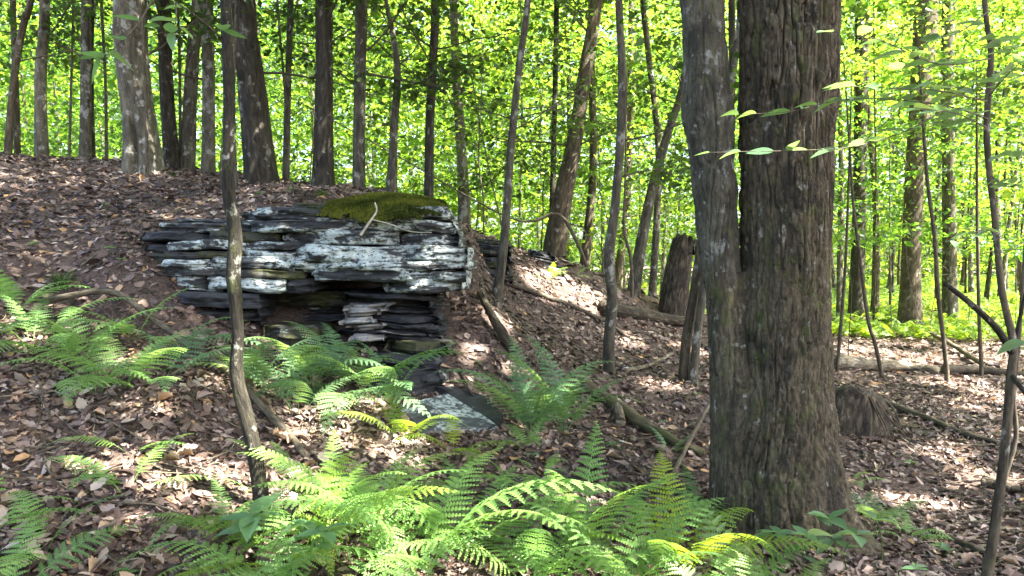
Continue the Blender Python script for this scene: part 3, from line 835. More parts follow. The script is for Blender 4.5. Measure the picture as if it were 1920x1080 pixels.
# ---- the sunlit wood behind: leaves nobody could count
n = 12500
dd = 13.5 + 56 * RNG.uniform(0, 1, n) ** 1.1
uu = RNG.uniform(-420, 2340, n)
xx = (uu - 960) / FPX * dd
gz = H(xx, dd)
zt = 1.6 + dd * 0.46
hh = gz + 0.35 + (np.maximum(zt - gz, 3)) * RNG.uniform(0, 1, n) ** 0.85
cen = np.stack([xx, dd, hh], -1)
den = fbm(cen * [0.28, 0.22, 0.38], 41, 3)
keep = den > RNG.uniform(-0.42, 0.12, n) - 0.02
# keep the clearing on the right open at eye level
open_ = (xx > 2.5) & (dd < 42) & (hh < gz + 2.0)
cen = cen[keep & ~open_]
per = 46
lp = cluster_points(cen, per, 0.85 + 0.018 * cen[:, 1], 0.055, tilt=.13)
sz = np.repeat((0.115 + 0.0038 * (cen[:, 1] - 13)) * np.exp(RNG.normal(0, .28, len(cen))), per)
nb_ = 3800
db = RNG.uniform(58, 84, nb_); xb = RNG.uniform(-1.0, 1.0, nb_) * db
cb = np.stack([xb, db, H(xb, db) + .5 + db * .30 * RNG.uniform(0, 1, nb_) ** 1.3], -1)
lp = np.vstack([lp, cluster_points(cb, 24, 2.2, .35)]); sz = np.r_[sz, np.full(nb_ * 24, .55)]
cen = np.vstack([cen, cb]); per = np.r_[np.full(len(cen) - nb_, per), np.full(nb_, 24)]
wood = foliage('background_foliage', lp, sz, M['leaf_far'], fleck=False, up=0.62, tone=np.repeat(np.clip(0.5 + 0.75 * fbm(cen * [.12, .1, .2], 55, 2) + RNG.normal(0, .16, len(cen)), 0, 1), per))
wood['kind'] = 'stuff'
tag(wood, 'mass of bright sunlit leaves filling the wood behind the trees', 'foliage')

# understorey leaf sprays, closer in; their shade is put into the darker leaf colour
n = 420
dd = RNG.uniform(11.5, 18, n); uu = RNG.uniform(560, 1330, n)
hh = 1.6 + dd * RNG.uniform(.10, .42, n)
cen = np.stack([(uu - 960) / FPX * dd, dd, hh], -1)
cen = cen[(fbm(cen * .45, 63, 2) > -.02)]
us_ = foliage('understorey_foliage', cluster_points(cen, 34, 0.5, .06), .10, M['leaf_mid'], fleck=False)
us_['kind'] = 'stuff'
tag(us_, 'darker loose leaf sprays hanging between trunks above the ridge', 'foliage')

# ------------------------------------------------------------------ the layered rock
ROCK = P(560, 690, 5.9)
rock = thing('rock_ledge', 'layered dark rock outcrop with white lichen and a mossy top jutting from the bank', 'rock', ROCK)
def slab(parent, x0, x1, yf, yb, z0, z1, mat, seed, dip=0.0, rough=0.05, name='slab', off=ROCK, round_r=0.08, dipy=0.0):
    nx_ = max(8, int((x1 - x0) / 0.032)); ns = 10
    rng = np.random.default_rng(seed)
    top = [(x, yf) for x in np.linspace(x0, x1, nx_)]
    rgt = [(x1, y) for y in np.linspace(yf, yb, ns)[1:]]
    bck = [(x, yb) for x in np.linspace(x1, x0, max(4, nx_ // 4))[1:]]
    lft = [(x0, y) for y in np.linspace(yb, yf, ns)[1:-1]]
    o = np.array(top + rgt + bck + lft, float)
    cx, cy = (x0 + x1) / 2, (yf + yb) / 2
    # rounded front corners
    ex = np.minimum(o[:, 0] - x0, x1 - o[:, 0])
    fr = np.exp(-np.clip(o[:, 1] - yf, 0, None) / 0.05)
    o[:, 1] += fr * round_r * np.exp(-ex / (round_r + 0.01)) * rng.uniform(0.6, 1.6)
    h = z1 - z0
    rows = [(0.034, 0.0), (0.010, 0.07), (0.004, 0.16), (0.0, 0.28), (0.0, 0.4), (-0.004, 0.52), (0.0, 0.64), (0.002, 0.76), (0.006, 0.87), (0.012, 0.95), (0.032, 1.0)]
    V = []
    outw = o - [cx, cy]; outw /= np.linalg.norm(outw, axis=1)[:, None]
    outw[:len(top)] = [0, -1]; 
    for ins, t in rows:
        z = np.full(len(o), z0 + h * t)
        q = np.c_[o, z]
        dsp = rough * fbm(np.c_[o * 3.1, z * 6] + seed * 1.31, seed, 4) + rough * 0.5 * fbm(np.c_[o * 14, z * 22] + seed, seed + 3, 2) + rough * (0.9 if mat in ('rock_slate', 'rock_pale') else 0.3) * np.sign(vnoise(np.c_[o * 2.2, z * 38], 5)) * np.abs(vnoise(np.c_[o * 2.2, z * 38], 5)) ** .4 * .6
        xy = o + outw * (dsp - ins * min(1, h / 0.05))[:, None]
        zz = z + 0.034 * fbm(np.c_[o * 2.6, z * 0] + seed * .0, 7 + int(z0 * 20), 4) * (1 if t in (0, 1) else .7) + dip * (xy[:, 0] - cx) + dipy * (xy[:, 1] - yf)
        V.append(np.c_[xy, zz])
    m = len(o)
    V = np.vstack(V + [[[cx, cy, z0 + dipy * (cy - yf)]], [[cx, cy, z1 + dipy * (cy - yf)]]])
    nr = len(rows)
    i = np.arange(nr - 1)[:, None] * m; j = np.arange(m)[None, :]; j2 = (j + 1) % m
    F = [np.stack([i + j, i + j2, i + m + j2, i + m + j], -1).reshape(-1, 4)]
    jj = np.arange(m)
    F.append(np.stack([np.full(m, nr * m), (jj + 1) % m, jj], -1))
    F.append(np.stack([np.full(m, nr * m + 1), (nr - 1) * m + jj, (nr - 1) * m + (jj + 1) % m], -1))
    me = mesh_np(name, V - off, F, False)
    return link(name, me, M[mat], parent)

def X(u, d=5.8): return (u - 960) / FPX * d
def Zv(v, d=5.8): return float(P(960, v, d)[2])
rs = random.Random(3)
sd_ = 100
# upper block, right half: thick pale lichened beds; pieces overlap and end in wedges
def bed(v0, v1, ua, ub, mats, back, yb, lo, hi, dip, base_y, rough=.055):
    global sd_
    a = ua
    while a < ub - 8:
        b = min(ub, a + rs.uniform(lo, hi))
        if ub - b < 35: b = ub
        sd_ += 1
        j0, j1 = rs.uniform(-3, 3), rs.uniform(-3, 3)
        slab(rock, X(a - 9), X(b + (7 if b < ub else 0)), base_y + back + rs.uniform(-.025, .025), yb - rs.uniform(0, .2), Zv(v0 + j0), Zv(v1 + j1), rs.choice(mats), sd_, dip + rs.uniform(-.03, .03), rough, round_r=rs.uniform(.05, .18))
        a = b
LI, SP, SL, MO = 'rock_lichen', 'rock_speck', 'rock_slate', 'rock_moss'
for v0, v1, ua, ub, mats, back in [
        (549, 521, 728, 864, [LI], .03), (528, 507, 590, 873, [LI, LI, SP], .06), (510, 487, 575, 876, [LI], .0), (490, 459, 552, 875, [LI], .02),
        (461, 432, 530, 856, [SP, LI], .05), (435, 410, 470, 850, [SP], .05), (412, 390, 480, 838, [SP, SP, LI], .10), (394, 374, 540, 800, [SP, MO], .32)]:
    bed(v0, v1, ua, ub, mats, back, 7.0, 140, 300, -.01, 5.74)
# upper block, left half: thinner, darker, set back and dying into the bank
for v0, v1, ua, ub, mats, back in [
        (547, 518, 310, 580, [LI, LI, SL], .0), (520, 503, 306, 560, [LI, SP, MO], .05), (504, 486, 308, 590, [LI, LI, SP], .03), (488, 468, 300, 585, [LI, SP, MO], .09), (470, 453, 310, 570, [LI, SL], .10),
        (520, 497, 280, 330, [MO, SL], .16), (500, 476, 268, 330, [SL, MO], .18), (478, 454, 255, 330, [MO, SL], .17), (455, 432, 240, 560, [MO, SL, MO], .16), (434, 416, 280, 500, [SP, SL], .26), (417, 402, 300, 540, [SL, MO, SP], .38), (404, 384, 420, 640, [SP, SL], .5)]:
    bed(v0, v1, ua, ub, mats, back, 7.0, 60, 170, -.03, 5.74)
# long dark bed low on the left
for v0, v1, ua, ub, back in [(600, 574, 95, 300, .12), (608, 580, 290, 480, .14), (576, 549, 120, 345, .06), (578, 549, 340, 490, .05), (632, 604, 200, 480, .24)]:
    bed(v0, v1, ua, ub, [SL], back, 6.6, 120, 240, -.015, 5.55, .06)
# recess under the overhang; part of its shade is in the dark rock colour
zz = Zv(668)
while zz < Zv(548):
    th = rs.uniform(.025, .09); sd_ += 1
    slab(rock, X(440) + rs.uniform(-.2, .1), X(690) + rs.uniform(-.2, .3), 6.32 + rs.uniform(-.16, .1), 6.9, zz, min(zz + th, Zv(547)), rs.choice([MO, MO, SL]), sd_, rs.uniform(-.05, .03), .09, round_r=.2)
    zz += th * .93
# pile of dark split slates holding up the right end
zz = Zv(680)
while zz < Zv(552):
    th = rs.choice([.014, .02, .03, .045, .07]) * rs.uniform(.8, 1.2); sd_ += 1
    t = (zz - Zv(680)) / (Zv(552) - Zv(680))
    slab(rock, X(660) + rs.uniform(-.25, .3), X(836 - 22 * t - 26 * rs.random()), 5.9 + rs.uniform(-.10, .12) + .08 * t, 6.8, zz, zz + th, SL, sd_, -.07 + rs.uniform(-.06, .05), .08, round_r=rs.uniform(.1, .35))
    zz += th * .82
# a few pale broken edges left of them, caught by the sun
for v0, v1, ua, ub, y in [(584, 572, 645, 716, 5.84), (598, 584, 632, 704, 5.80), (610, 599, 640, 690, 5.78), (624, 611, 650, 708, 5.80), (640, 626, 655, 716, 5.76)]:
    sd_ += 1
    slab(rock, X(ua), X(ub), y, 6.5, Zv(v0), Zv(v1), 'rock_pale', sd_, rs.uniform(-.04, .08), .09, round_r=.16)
# foot slabs
for v0, v1, ua, ub, y, mat in [(664, 640, 720, 838, 5.72, 'rock_moss'), (690, 664, 700, 826, 5.62, 'rock_slate'), (712, 692, 690, 832, 5.5, 'rock_slate'), (690, 655, 470, 640, 5.65, 'rock_moss'), (655, 610, 490, 600, 5.72, 'rock_moss')]:
    sd_ += 1
    slab(rock, X(ua), X(ub), y, 6.5, Zv(v0), Zv(v1) - .004, mat, sd_, -.03, .06, round_r=.2)

# moss cushion on the top
def moss_cushion(name, parent, off, hx, cx, cy, ry, z_of, blades, seed):
    rng = np.random.default_rng(seed)
    n = 46
    gx = np.linspace(-1, 1, n * 2); gy = np.linspace(-1, 1, n)
    A, B = np.meshgrid(gx, gy)
    x = cx + A * hx; y = cy + B * ry
    edge = np.clip(1 - (np.abs(A) ** 2.6 + np.abs(B) ** 2.6) + .55 * fbm(np.c_[x.ravel() * 5, y.ravel() * 5, 0 * x.ravel()], seed + 9, 4).reshape(x.shape) * (np.abs(A) + np.abs(B)) * .8, 0, 1)
    z = z_of(x, y) + 0.075 * edge ** 0.5 - 0.045 + 0.03 * fbm(np.c_[x.ravel() * 7, y.ravel() * 7, 0 * x.ravel()], seed, 3).reshape(x.shape)
    z = np.where(edge <= 0, z - 0.1, z)
    V = np.c_[x.ravel(), y.ravel(), z.ravel()]
    w = 2 * n
    ii = np.arange(n - 1)[:, None] * w + np.arange(w - 1)[None, :]
    F = np.stack([ii, ii + 1, ii + w + 1, ii + w], -1).reshape(-1, 4)
    ok = (edge.ravel() > 0)[F].all(axis=1)
    F = F[ok]
    A_ = Acc()
    rn = 0.35 + 0.3 * fbm(V * 5, seed, 3)
    A_.add(V, F, rnd=np.clip(rn, 0, 1))
    pick = F[rng.integers(0, len(F), blades)]
    wts = rng.dirichlet([1, 1, 1, 1], blades)
    p = (V[pick] * wts[..., None]).sum(1)
    a = rng.uniform(0, 6.283, blades); hgt = rng.uniform(.008, .024, blades)
    dv = np.stack([np.cos(a), np.sin(a), 0 * a], -1)
    lean = np.stack([rng.normal(0, .5, blades), rng.normal(-.25, .5, blades), np.ones(blades)], -1)
    Vb = np.stack([p - dv * .004, p + dv * .004, p + lean * hgt[:, None]], 1).reshape(-1, 3)
    Fb = np.arange(blades * 3).reshape(-1, 3)
    base_r = np.clip(0.45 + 0.9 * fbm(p * 3.5, seed + 2, 3), 0, 1)
    A_.add(Vb, Fb, rnd=np.clip(np.repeat(base_r + rng.normal(0, .15, blades), 3), 0, 1))
    return link(name, A_.mesh(name, True, off), M['moss'], parent)
def rock_top(x, y):
    t = np.clip((y - 5.75) / 1.0, 0, 1)
    e = np.clip((x + 1.0) / 0.6, 0, 1)
    return 1.98 + 0.24 * np.sqrt(t) - 0.10 * e ** 2
moss_cushion('moss_cushion', rock, ROCK, 0.52, X(712), 6.28, 0.58, rock_top, 26000, 4)

# rocky outcrops further along the ridge
for nm, lab, u0, u1, v0, v1, d, mats, steps in [
    ('rock_outcrop', 'low mossy rock outcrop on the slope behind the big layered rock', 868, 965, 512, 446, 9.6, ['rock_moss', 'rock_slate'], 7),
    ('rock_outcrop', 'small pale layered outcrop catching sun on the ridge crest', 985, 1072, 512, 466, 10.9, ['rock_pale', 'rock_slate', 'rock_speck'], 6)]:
    d = Gnd((u0 + u1) / 2, v0)[1] - .1
    o0 = P((u0 + u1) / 2, v0, d)
    ob = thing(nm, lab, 'rock', o0)
    zs = np.linspace(P(960, v0 + 12, d)[2], P(960, v1, d)[2], steps + 1)
    for k in range(steps):
        t = k / (steps - 1)
        sd_ += 1
        a = X(u0 + (8 if nm else 0) + rs.uniform(-4, 12) + t * (0 if u0 < 970 else 4), d); b = X(u1 - t * (26 if u0 > 970 else 12) + rs.uniform(-12, 6), d)
        slab(ob, a, b, d + .02 + t * .35 + rs.uniform(-.06, .06), d + 1.2, zs[k], zs[k + 1] - .005, mats[k % len(mats)], sd_, -.16 if u0 > 970 else -.05, .07, off=o0, round_r=.2)

# fallen slates in front of the rock: angular split plates
def plate(name, label, corners, thick, mat, seed):
    """flat angular plate; corners are photo pixels on the ground, in order"""
    c = np.array([Gnd(u, v) for u, v in corners])
    g0 = c.mean(0)
    A_ = np.c_[c[:, :2] - g0[:2], np.ones(len(c))]
    sx, sy, sz = np.linalg.lstsq(A_, c[:, 2], rcond=None)[0]
    out = []
    for k in range(len(c)):
        p, q = c[k], c[(k + 1) % len(c)]
        for t in np.linspace(0, 1, 12, endpoint=False): out.append(p * (1 - t) + q * t)
    o = np.array(out); m = len(o)
    o[:, :2] += .012 * np.stack([vnoise(o * 14 + seed, seed), vnoise(o * 14 + seed + 5, seed + 1)], -1)
    pl = sx * (o[:, 0] - g0[0]) + sy * (o[:, 1] - g0[1]) + sz
    ctr = o[:, :2].mean(0)
    V = []
    for ins, t in ((.02, -.6), (.0, .1), (-.004, .5), (.004, .8), (.03, 1.0), (.12, 1.02), (.45, 1.05), (.8, 1.04)):
        xy = o[:, :2] + (ctr - o[:, :2]) * ins
        zz_ = sx * (xy[:, 0] - g0[0]) + sy * (xy[:, 1] - g0[1]) + sz + .008 + thick * t + .006 * fbm(np.c_[xy * 9, 0 * xy[:, 0]], seed, 3)
        V.append(np.c_[xy, zz_])
    V = np.vstack(V + [[[*ctr, sx * (ctr[0] - g0[0]) + sy * (ctr[1] - g0[1]) + sz + .008 + thick * 1.05]]])
    i = np.arange(7)[:, None] * m; j = np.arange(m)[None, :]; j2 = (j + 1) % m
    F = [np.stack([i + j, i + j2, i + m + j2, i + m + j], -1).reshape(-1, 4)]
    jj = np.arange(m); F.append(np.stack([np.full(m, 8 * m), 7 * m + jj, 7 * m + (jj + 1) % m], -1))
    ob = link(name, mesh_np(name, V - g0, F, False), M[mat], None, g0)
    tag(ob, label, 'rock')
plate('fallen_rock', 'flat angular slate slab speckled with pale lichen lying below the rock among ferns', [(742, 768), (792, 818), (932, 806), (850, 746)], .03, 'slab_lichen', 3)
plate('fallen_rock', 'narrow dark slate shard partly buried in leaves behind the speckled slab', [(885, 785), (935, 805), (945, 792), (905, 752), (850, 732), (820, 735)], .04, 'rock_slate', 5)
plate('fallen_rock', 'dark wedge of slate lying against the foot of the rock', [(690, 735), (745, 745), (835, 725), (830, 705), (760, 700)], .07, 'rock_slate', 7)

# ------------------------------------------------------------------ stumps, logs and fallen branches
def ground_path(px, lift=0.0):
    return np.array([Gnd(u, v) + [0, 0, lift] for u, v in px])

def log(name, label, px, w, mat, cat='log', taper=0.6, amp=0.14, seed=1, lift=0.45, nseg=12, n=40, raise_=None, group=None):
    """log or stick lying along the ground under the photo pixels px; w = thickness in pixels at its first point"""
    g = ground_path(px)
    r0 = 0.5 * w / FPX * g[0][1]
    rr_ = np.linspace(r0, r0 * taper, len(g))
    g[:, 2] += rr_ * lift * 2 - r0 * 0.1
    if raise_: g[:, 2] += np.array(raise_)
    c = cr(np.c_[g, rr_], n)
    c[1:-1, 2] += 0.15 * r0 * vnoise(np.c_[np.arange(n) * .5, np.zeros(n), np.full(n, seed)], seed)[1:-1]
    off = c[0, :3].copy(); off[2] = float(H(off[0], off[1]))
    V, F, b = tube_data(c[:, :3], c[:, 3], nseg, amp, 0.5 / r0, seed)
    o = link(name, mesh_np(name, V - off, F, True, {'bark_co': b + seed}), M[mat], None, off)
    return tag(o, label, cat, group)

log('fallen_log', 'mossy fallen log on the slope left of the twin trunk tree', [(1095, 735), (1150, 768), (1215, 810), (1270, 840), (1318, 858)], 27, 'mosslog', seed=2, amp=.25)
log('broken_stub', 'short grey knotted stub propped against the mossy log', [(1156, 765), (1164, 800)], 24, 'deadwood', seed=3, amp=.3, taper=.8)
log('fallen_log', 'dark fallen log lying below the broken stump on the ridge', [(1128, 590), (1180, 596), (1240, 606), (1300, 612), (1345, 616)], 30, 'rotwood', seed=4, amp=.2)
log('fallen_branch', 'long thin dark pole lying down the leafy slope behind the slender tree', [(958, 538), (1020, 560), (1080, 582), (1140, 610), (1180, 640)], 11, 'twig', 'branch', seed=5, lift=.6)
log('fallen_branch', 'thick broken brown branch end sticking up from the leafy slope', [(965, 668), (940, 640), (918, 612), (900, 586)], 21, 'rotwood', 'branch', taper=.7, seed=6, raise_=[0, .05, .10, .16])
log('fallen_branch', 'bent grey branch lying across the ferns below the layered rock', [(92, 586), (150, 585), (215, 588), (270, 620), (340, 665), (420, 715), (480, 770), (545, 835), (575, 868)], 12, 'twig', 'branch', taper=1.0, seed=7, raise_=[.06, .10, .12, .10, .08, .06, .04, .02, 0], lift=.6)
log('fallen_log', 'weathered grey log lying on the litter in front of the sunny ferns', [(1560, 690), (1620, 694), (1690, 696), (1760, 704)], 30, 'deadwood', seed=8, amp=.22)
log('fallen_log', 'thin dark log continuing beyond the weathered grey log', [(1770, 700), (1830, 700), (1895, 706), (1960, 712)], 20, 'twig', seed=9)
log('fallen_branch', 'long forked branch lying on litter right of the uprooted stump', [(1632, 748), (1680, 768), (1740, 790), (1800, 815), (1880, 838)], 13, 'twig', 'branch', seed=10)
log('fallen_branch', 'dark half buried branch in the lower right corner', [(1740, 1005), (1800, 1025), (1860, 1048), (1940, 1072)], 20, 'rotwood', 'branch', seed=12, lift=.35)
log('fallen_log', 'short black rotten log near the right sapling', [(1845, 912), (1880, 920), (1940, 930)], 26, 'rotwood', seed=13, lift=.3)
log('fallen_branch', 'straight stick leaning against the left foot of the twin trunk tree', [(1262, 893), (1290, 850), (1330, 795)], 10, 'twig', 'branch', seed=14, raise_=[0, .06, .16], taper=.9)
log('fallen_branch', 'pale twig lying on leaves at the left edge below the ferns', [(0, 842), (80, 843), (160, 838), (235, 815)], 7, 'deadwood', 'branch', seed=15)
log('fallen_branch', 'dark stick lying behind the speckled slate slab', [(860, 722), (880, 750), (900, 776)], 8, 'rotwood', 'branch', seed=16, raise_=[.1, .05, 0])
log('fallen_branch', 'dark forked root running along the leafy bank above the rock', [(300, 412), (340, 395), (390, 378), (450, 365)], 8, 'twig', 'branch', seed=17)
log('fallen_branch', 'thin pole lying along the edge of the sunny ferns', [(1555, 616), (1640, 614), (1700, 622), (1770, 650), (1840, 690)], 9, 'twig', 'branch', seed=18, raise_=[.1, .12, .1, .05, 0], lift=1)
log('fallen_branch', 'dead branch across the slope between the bent stems and the wavy sapling', [(1170, 700), (1215, 690), (1262, 664)], 12, 'deadwood', 'branch', seed=19)
log('fallen_branch', 'slim branch below the tall fern clump', [(930, 700), (1010, 740), (1080, 715)], 8, 'twig', 'branch', seed=21)
# thin twigs on the litter
rt = random.Random(11)
spots = [(rt.uniform(20, 1900), rt.uniform(440, 1060)) for _ in range(110)]
cnt = 0
for u, v in spots:
    if (1300 < u < 1620 and v > 500) or (300 < u < 880 and v < 720) or (u > 1100 and v < 640): continue
    g = Gnd(u, v)
    if g[1] > 14: continue
    a = rt.uniform(0, 3.14); L = rt.uniform(.15, .5)
    pts = []
    for t in np.linspace(-1, 1, 7):
        x = g[0] + math.cos(a) * L * t + rt.gauss(0, .02); y = g[1] + math.sin(a) * L * t + rt.gauss(0, .02)
        pts.append([x, y, float(H(x, y)) + 0.02 + rt.uniform(0, .025)])
    r0 = rt.uniform(.003, .008)
    off = np.array([g[0], g[1], g[2]])
    V, F, b = tube_data(cr(pts, 16), np.linspace(r0, r0 * .4, 16), 5, .1, 30, cnt)
    o = link('fallen_twig', mesh_np('fallen_twig', V - off, F, True, {'bark_co': b + cnt}), M['deadwood' if cnt % 2 else 'twig'], None, off)
    tag(o, ('pale thin dead twig lying' if cnt % 2 else 'dark thin dead twig lying') + ' loose on the brown leaf litter', 'twig', 'thin twigs on the leaf litter')
    cnt += 1

# white bare stick on the rock
A = Acc()
for pts, r in (([P(676, 441, 5.66), P(694, 415, 5.66), P(706, 396, 5.68), P(703, 380, 5.74)], .011), ([P(698, 412, 5.665), P(730, 420, 5.65), P(770, 434, 5.65), P(810, 436, 5.66)], .005)):
    V, F, b = tube_data(cr(pts, 24), np.linspace(r, r * .5, 24), 7, .15, 40, 3); A.add(V, F, bark_co=b)
o = link('bare_stick', A.mesh('bare_stick', True, P(676, 441, 5.66)), M['whitewood'], None, Vector(P(676, 441, 5.66)))
tag(o, 'bleached white forked stick resting against the rock below the moss', 'stick')

# broken standing stump on the ridge
def jag_stump(name, label, pts, d, mat, seed, jag=0.35, nseg=48):
    w = px_path(pts, d)
    gz = float(H(w[0][0], w[0][1]))
    w = np.vstack([[w[0][0], w[0][1], gz - .1, w[0][3] * 1.1], w])
    c = cr(w, 50)
    off = np.array([w[0][0], w[0][1], gz])
    t = thing(name, label, 'stump', off)
    V, F, b = tube_data(c[:, :3], c[:, 3], nseg, .18, .5 / c[:, 3].mean(), seed, False)
    hgt = np.repeat(np.arange(50), nseg) / 49.0
    th = np.tile(np.linspace(0, 6.283, nseg, endpoint=False), 50)
    cut = fbm(np.c_[np.cos(th) * 2.2, np.sin(th) * 2.2, 0 * th], seed, 4) * .5 + .5 + .25 * vnoise(np.c_[np.cos(th) * 12, np.sin(th) * 12, 0 * th], seed + 1)
    lim = 1 - jag * np.clip(cut, 0, 1.2)
    ok_h = np.minimum(hgt, lim)
    z0 = V[:, 2].min()
    V = V.copy(); ztop = c[-1, 2]
    V[:, 2] = np.where(hgt > lim, z0 + (V[:, 2] - z0) * lim / np.maximum(hgt, 1e-3), V[:, 2])
    link('shell', mesh_np('shell', V - off, F, True, {'bark_co': b}), M[mat], t)
    # rotten core inside
    V2, F2, b2 = tube_data(c[:34, :3], c[:34, 3] * .82, 24, .2, .5 / c[:, 3].mean(), seed + 4)
    link('rotten_core', mesh_np('rotten_core', V2 - off, F2, True, {'bark_co': b2}), M['rotwood'], t)
    return t
jag_stump('broken_stump', 'tall dark broken stump with jagged top standing on the ridge', [(1262, 582, 58), (1270, 520, 50), (1280, 460, 44), (1290, 428, 40)], 11.3, 'rotwood', 5)
# uprooted root mass right behind the big tree
g = Gnd(1612, 812)
rm = thing('root_stump', 'rotten uprooted stump with hanging roots right behind the twin trunk tree', 'stump', g)
c = np.array([[g[0] - .08, g[1], g[2] - .1, .27], [g[0] - .04, g[1] + .05, g[2] + .12, .27], [g[0], g[1] + .08, g[2] + .30, .24], [g[0] + .02, g[1] + .1, g[2] + .40, .14]])
V, F, b = tube_data(cr(c, 26)[:, :3], cr(c, 26)[:, 3], 36, .35, 6, 8)
link('core', mesh_np('core', V - g, F, True, {'bark_co': b}), M['rotwood'], rm)
for k in range(11):
    a = .5 - rs.random() * 2.2
    p0 = g + np.array([math.cos(a) * .16, .06 + math.sin(a) * .16, .36 + rs.uniform(-.05, .03)])
    p1 = g + np.array([math.cos(a) * rs.uniform(.22, .32), .04 + math.sin(a) * .28, rs.uniform(.12, .26)])
    p2 = g + np.array([math.cos(a) * rs.uniform(.34, .5), math.sin(a) * rs.uniform(.34, .5), -.02])
    V, F, b = tube_data(cr([p0, p1, p2], 12), np.linspace(rs.uniform(.006, .016), .003, 12), 6, .2, 20, k)
    link('root', mesh_np('root', V - g, F, True, {'bark_co': b}), M['bark_brown'], rm)

# ------------------------------------------------------------------ near saplings and leafy twigs
def blade(n=7, width=.5, fold=.12, bend=.18, seed=0, tooth=0.0):
    """one leaf of length 1 along +x, normal +z"""
    t = np.linspace(0, 1, n + 1)
    wv = width * .5 * np.sin(np.pi * t ** .8) ** .9 * (1 - .25 * t)
    wv = wv + tooth * np.where(np.arange(n + 1) % 2 == 0, 1, -1) * (np.sin(np.pi * t) > .1)
    z = -bend * t ** 2
    mid = np.c_[t, 0 * t, z]
    Lf = np.c_[t, wv, z + fold * wv / width]; Rt = np.c_[t, -wv, z + fold * wv / width]
    V = np.vstack([mid, Lf, Rt])
    k = n + 1; i = np.arange(n)
    F = np.concatenate([np.stack([i, i + 1, k + i + 1, k + i], -1), np.stack([i + 1, i, 2 * k + i, 2 * k + i + 1], -1)])
    return V, F
LEAF = []
for s in range(5):
    V, F = blade(9, .48 + .05 * (s % 3), .08 + .05 * s, .04 + .04 * s, s)
    me = mesh_np('leaf', V, F, True, {'rnd': np.full(len(V), .1 + .2 * s)})
    me.materials.append(M['leaf_near']); LEAF.append(me)

def put_leaf(parent, off, p, az, pitch, roll, size, k, name='leaf'):
    o = bpy.data.objects.new(name, LEAF[k % 5]); COL.objects.link(o); o.parent = parent
    o.matrix_local = Matrix.Translation(Vector(np.asarray(p) - off)) @ Matrix.Rotation(az, 4, 'Z') @ Matrix.Rotation(-pitch, 4, 'Y') @ Matrix.Rotation(roll, 4, 'X') @ Matrix.Scale(size, 4)
    return o

def leafy_twig(parent, off, pts, n, size, seed, r0=.004, flat=.15):
    r_ = random.Random(seed)
    c = cr(pts, 22)
    V, F, b = tube_data(c, np.linspace(r0, .0012, 22), 5, .05, 30, seed)
    tw = link('leafy_twig', mesh_np('leafy_twig', V - off, F, True, {'bark_co': b}), M['twig'], parent)
    dirv = c[-1] - c[0]; az0 = math.atan2(dirv[1], dirv[0])
    for k in range(n):
        i = int(4 + 17 * (k + 1) / n)
        side = 1 if k % 2 else -1
        az = az0 + side * r_.uniform(.5, 1.1) if k < n - 1 else az0
        put_leaf(tw, off, c[min(i, 21)], az, r_.gauss(-.05, .12), r_.gauss(0, flat), size * r_.uniform(.7, 1.2), r_.randint(0, 4))
    return tw

sap = tree('sapling', 'slim lichen spotted sapling standing in front of the layered rock', [(493, 955, 31), (482, 870, 31), (462, 780, 28), (442, 700, 27), (446, 620, 26), (437, 520, 28), (440, 440, 26), (428, 350, 25), (430, 200, 24), (424, 0, 23)],
           3.75, 'bark_sapling', height=5.5, crown=(1.1, 30), nb=0, seed=71, rings=260, nseg=28, amp=.24, flare=.2, limbs=3)
o_ = np.array(sap.location)
leafy_twig(sap, o_, [P(414, 70, 3.73), P(380, 40, 3.4), P(330, 5, 3.1), P(290, -10, 2.8)], 2, .1, 3, .006)
leafy_twig(sap, o_, [P(290, -10, 2.8), P(262, 40, 2.7), P(225, 80, 2.65), P(195, 108, 2.6)], 3, .12, 4)
leafy_twig(sap, o_, [P(330, 5, 3.1), P(330, 40, 3.0), P(322, 62, 2.9)], 2, .10, 5)
leafy_twig(sap, o_, [P(428, 40, 3.7), P(424, 52, 3.4), P(420, 58, 3.1)], 2, .09, 6)
leafy_twig(sap, o_, [P(290, -10, 2.8), P(170, -20, 2.5), P(60, -10, 2.3), P(15, 5, 2.2)], 3, .1, 7)
for k, (u, v, d, az, pit, roll, s) in enumerate([(196, 100, 2.6, 2.9, -.1, .1, .105), (192, 106, 2.6, 4.1, -1.15, .6, .115), (205, 102, 2.6, -.3, -.45, -.5, .13), (322, 60, 2.9, -1.2, -1.2, .3, .08), (340, 55, 2.95, -.3, -.5, -.3, .075), (418, 57, 3.1, .2, -.25, -.3, .1), (300, 48, 2.9, 3.0, .05, .2, .07)]):
    put_leaf(sap, o_, P(u, v, d), az, pit, roll, s, k)

sr = tree('sapling', 'crooked dark sapling with a broken side limb at the right edge', [(1842, 1092, 20), (1868, 970, 19), (1886, 820, 17), (1896, 700, 17), (1899, 640, 15), (1878, 540, 13), (1864, 400, 12), (1850, 250, 12), (1858, 100, 11), (1846, 0, 10)],
          3.8, 'bark_brown', height=5.2, crown=(1.0, 26), nb=0, seed=72, rings=160, nseg=18, amp=.12, flare=.1, limbs=3)
o_ = np.array(sr.location)
for pts, r in (([P(1896, 660, 3.8), P(1868, 615, 3.75), P(1815, 565, 3.7), P(1772, 532, 3.66)], .02), ([P(1895, 700, 3.8), P(1925, 740, 3.7), P(1960, 780, 3.6)], .014), ([P(1900, 650, 3.8), P(1912, 600, 3.8), P(1925, 540, 3.85)], .012)):
    V, F, b = tube_data(cr(pts, 20), np.linspace(r, r * .6, 20), 8, .12, 25, 4)
    link('side_limb', mesh_np('side_limb', V - o_, F, True, {'bark_co': b}), M['bark_sapling'], sr)
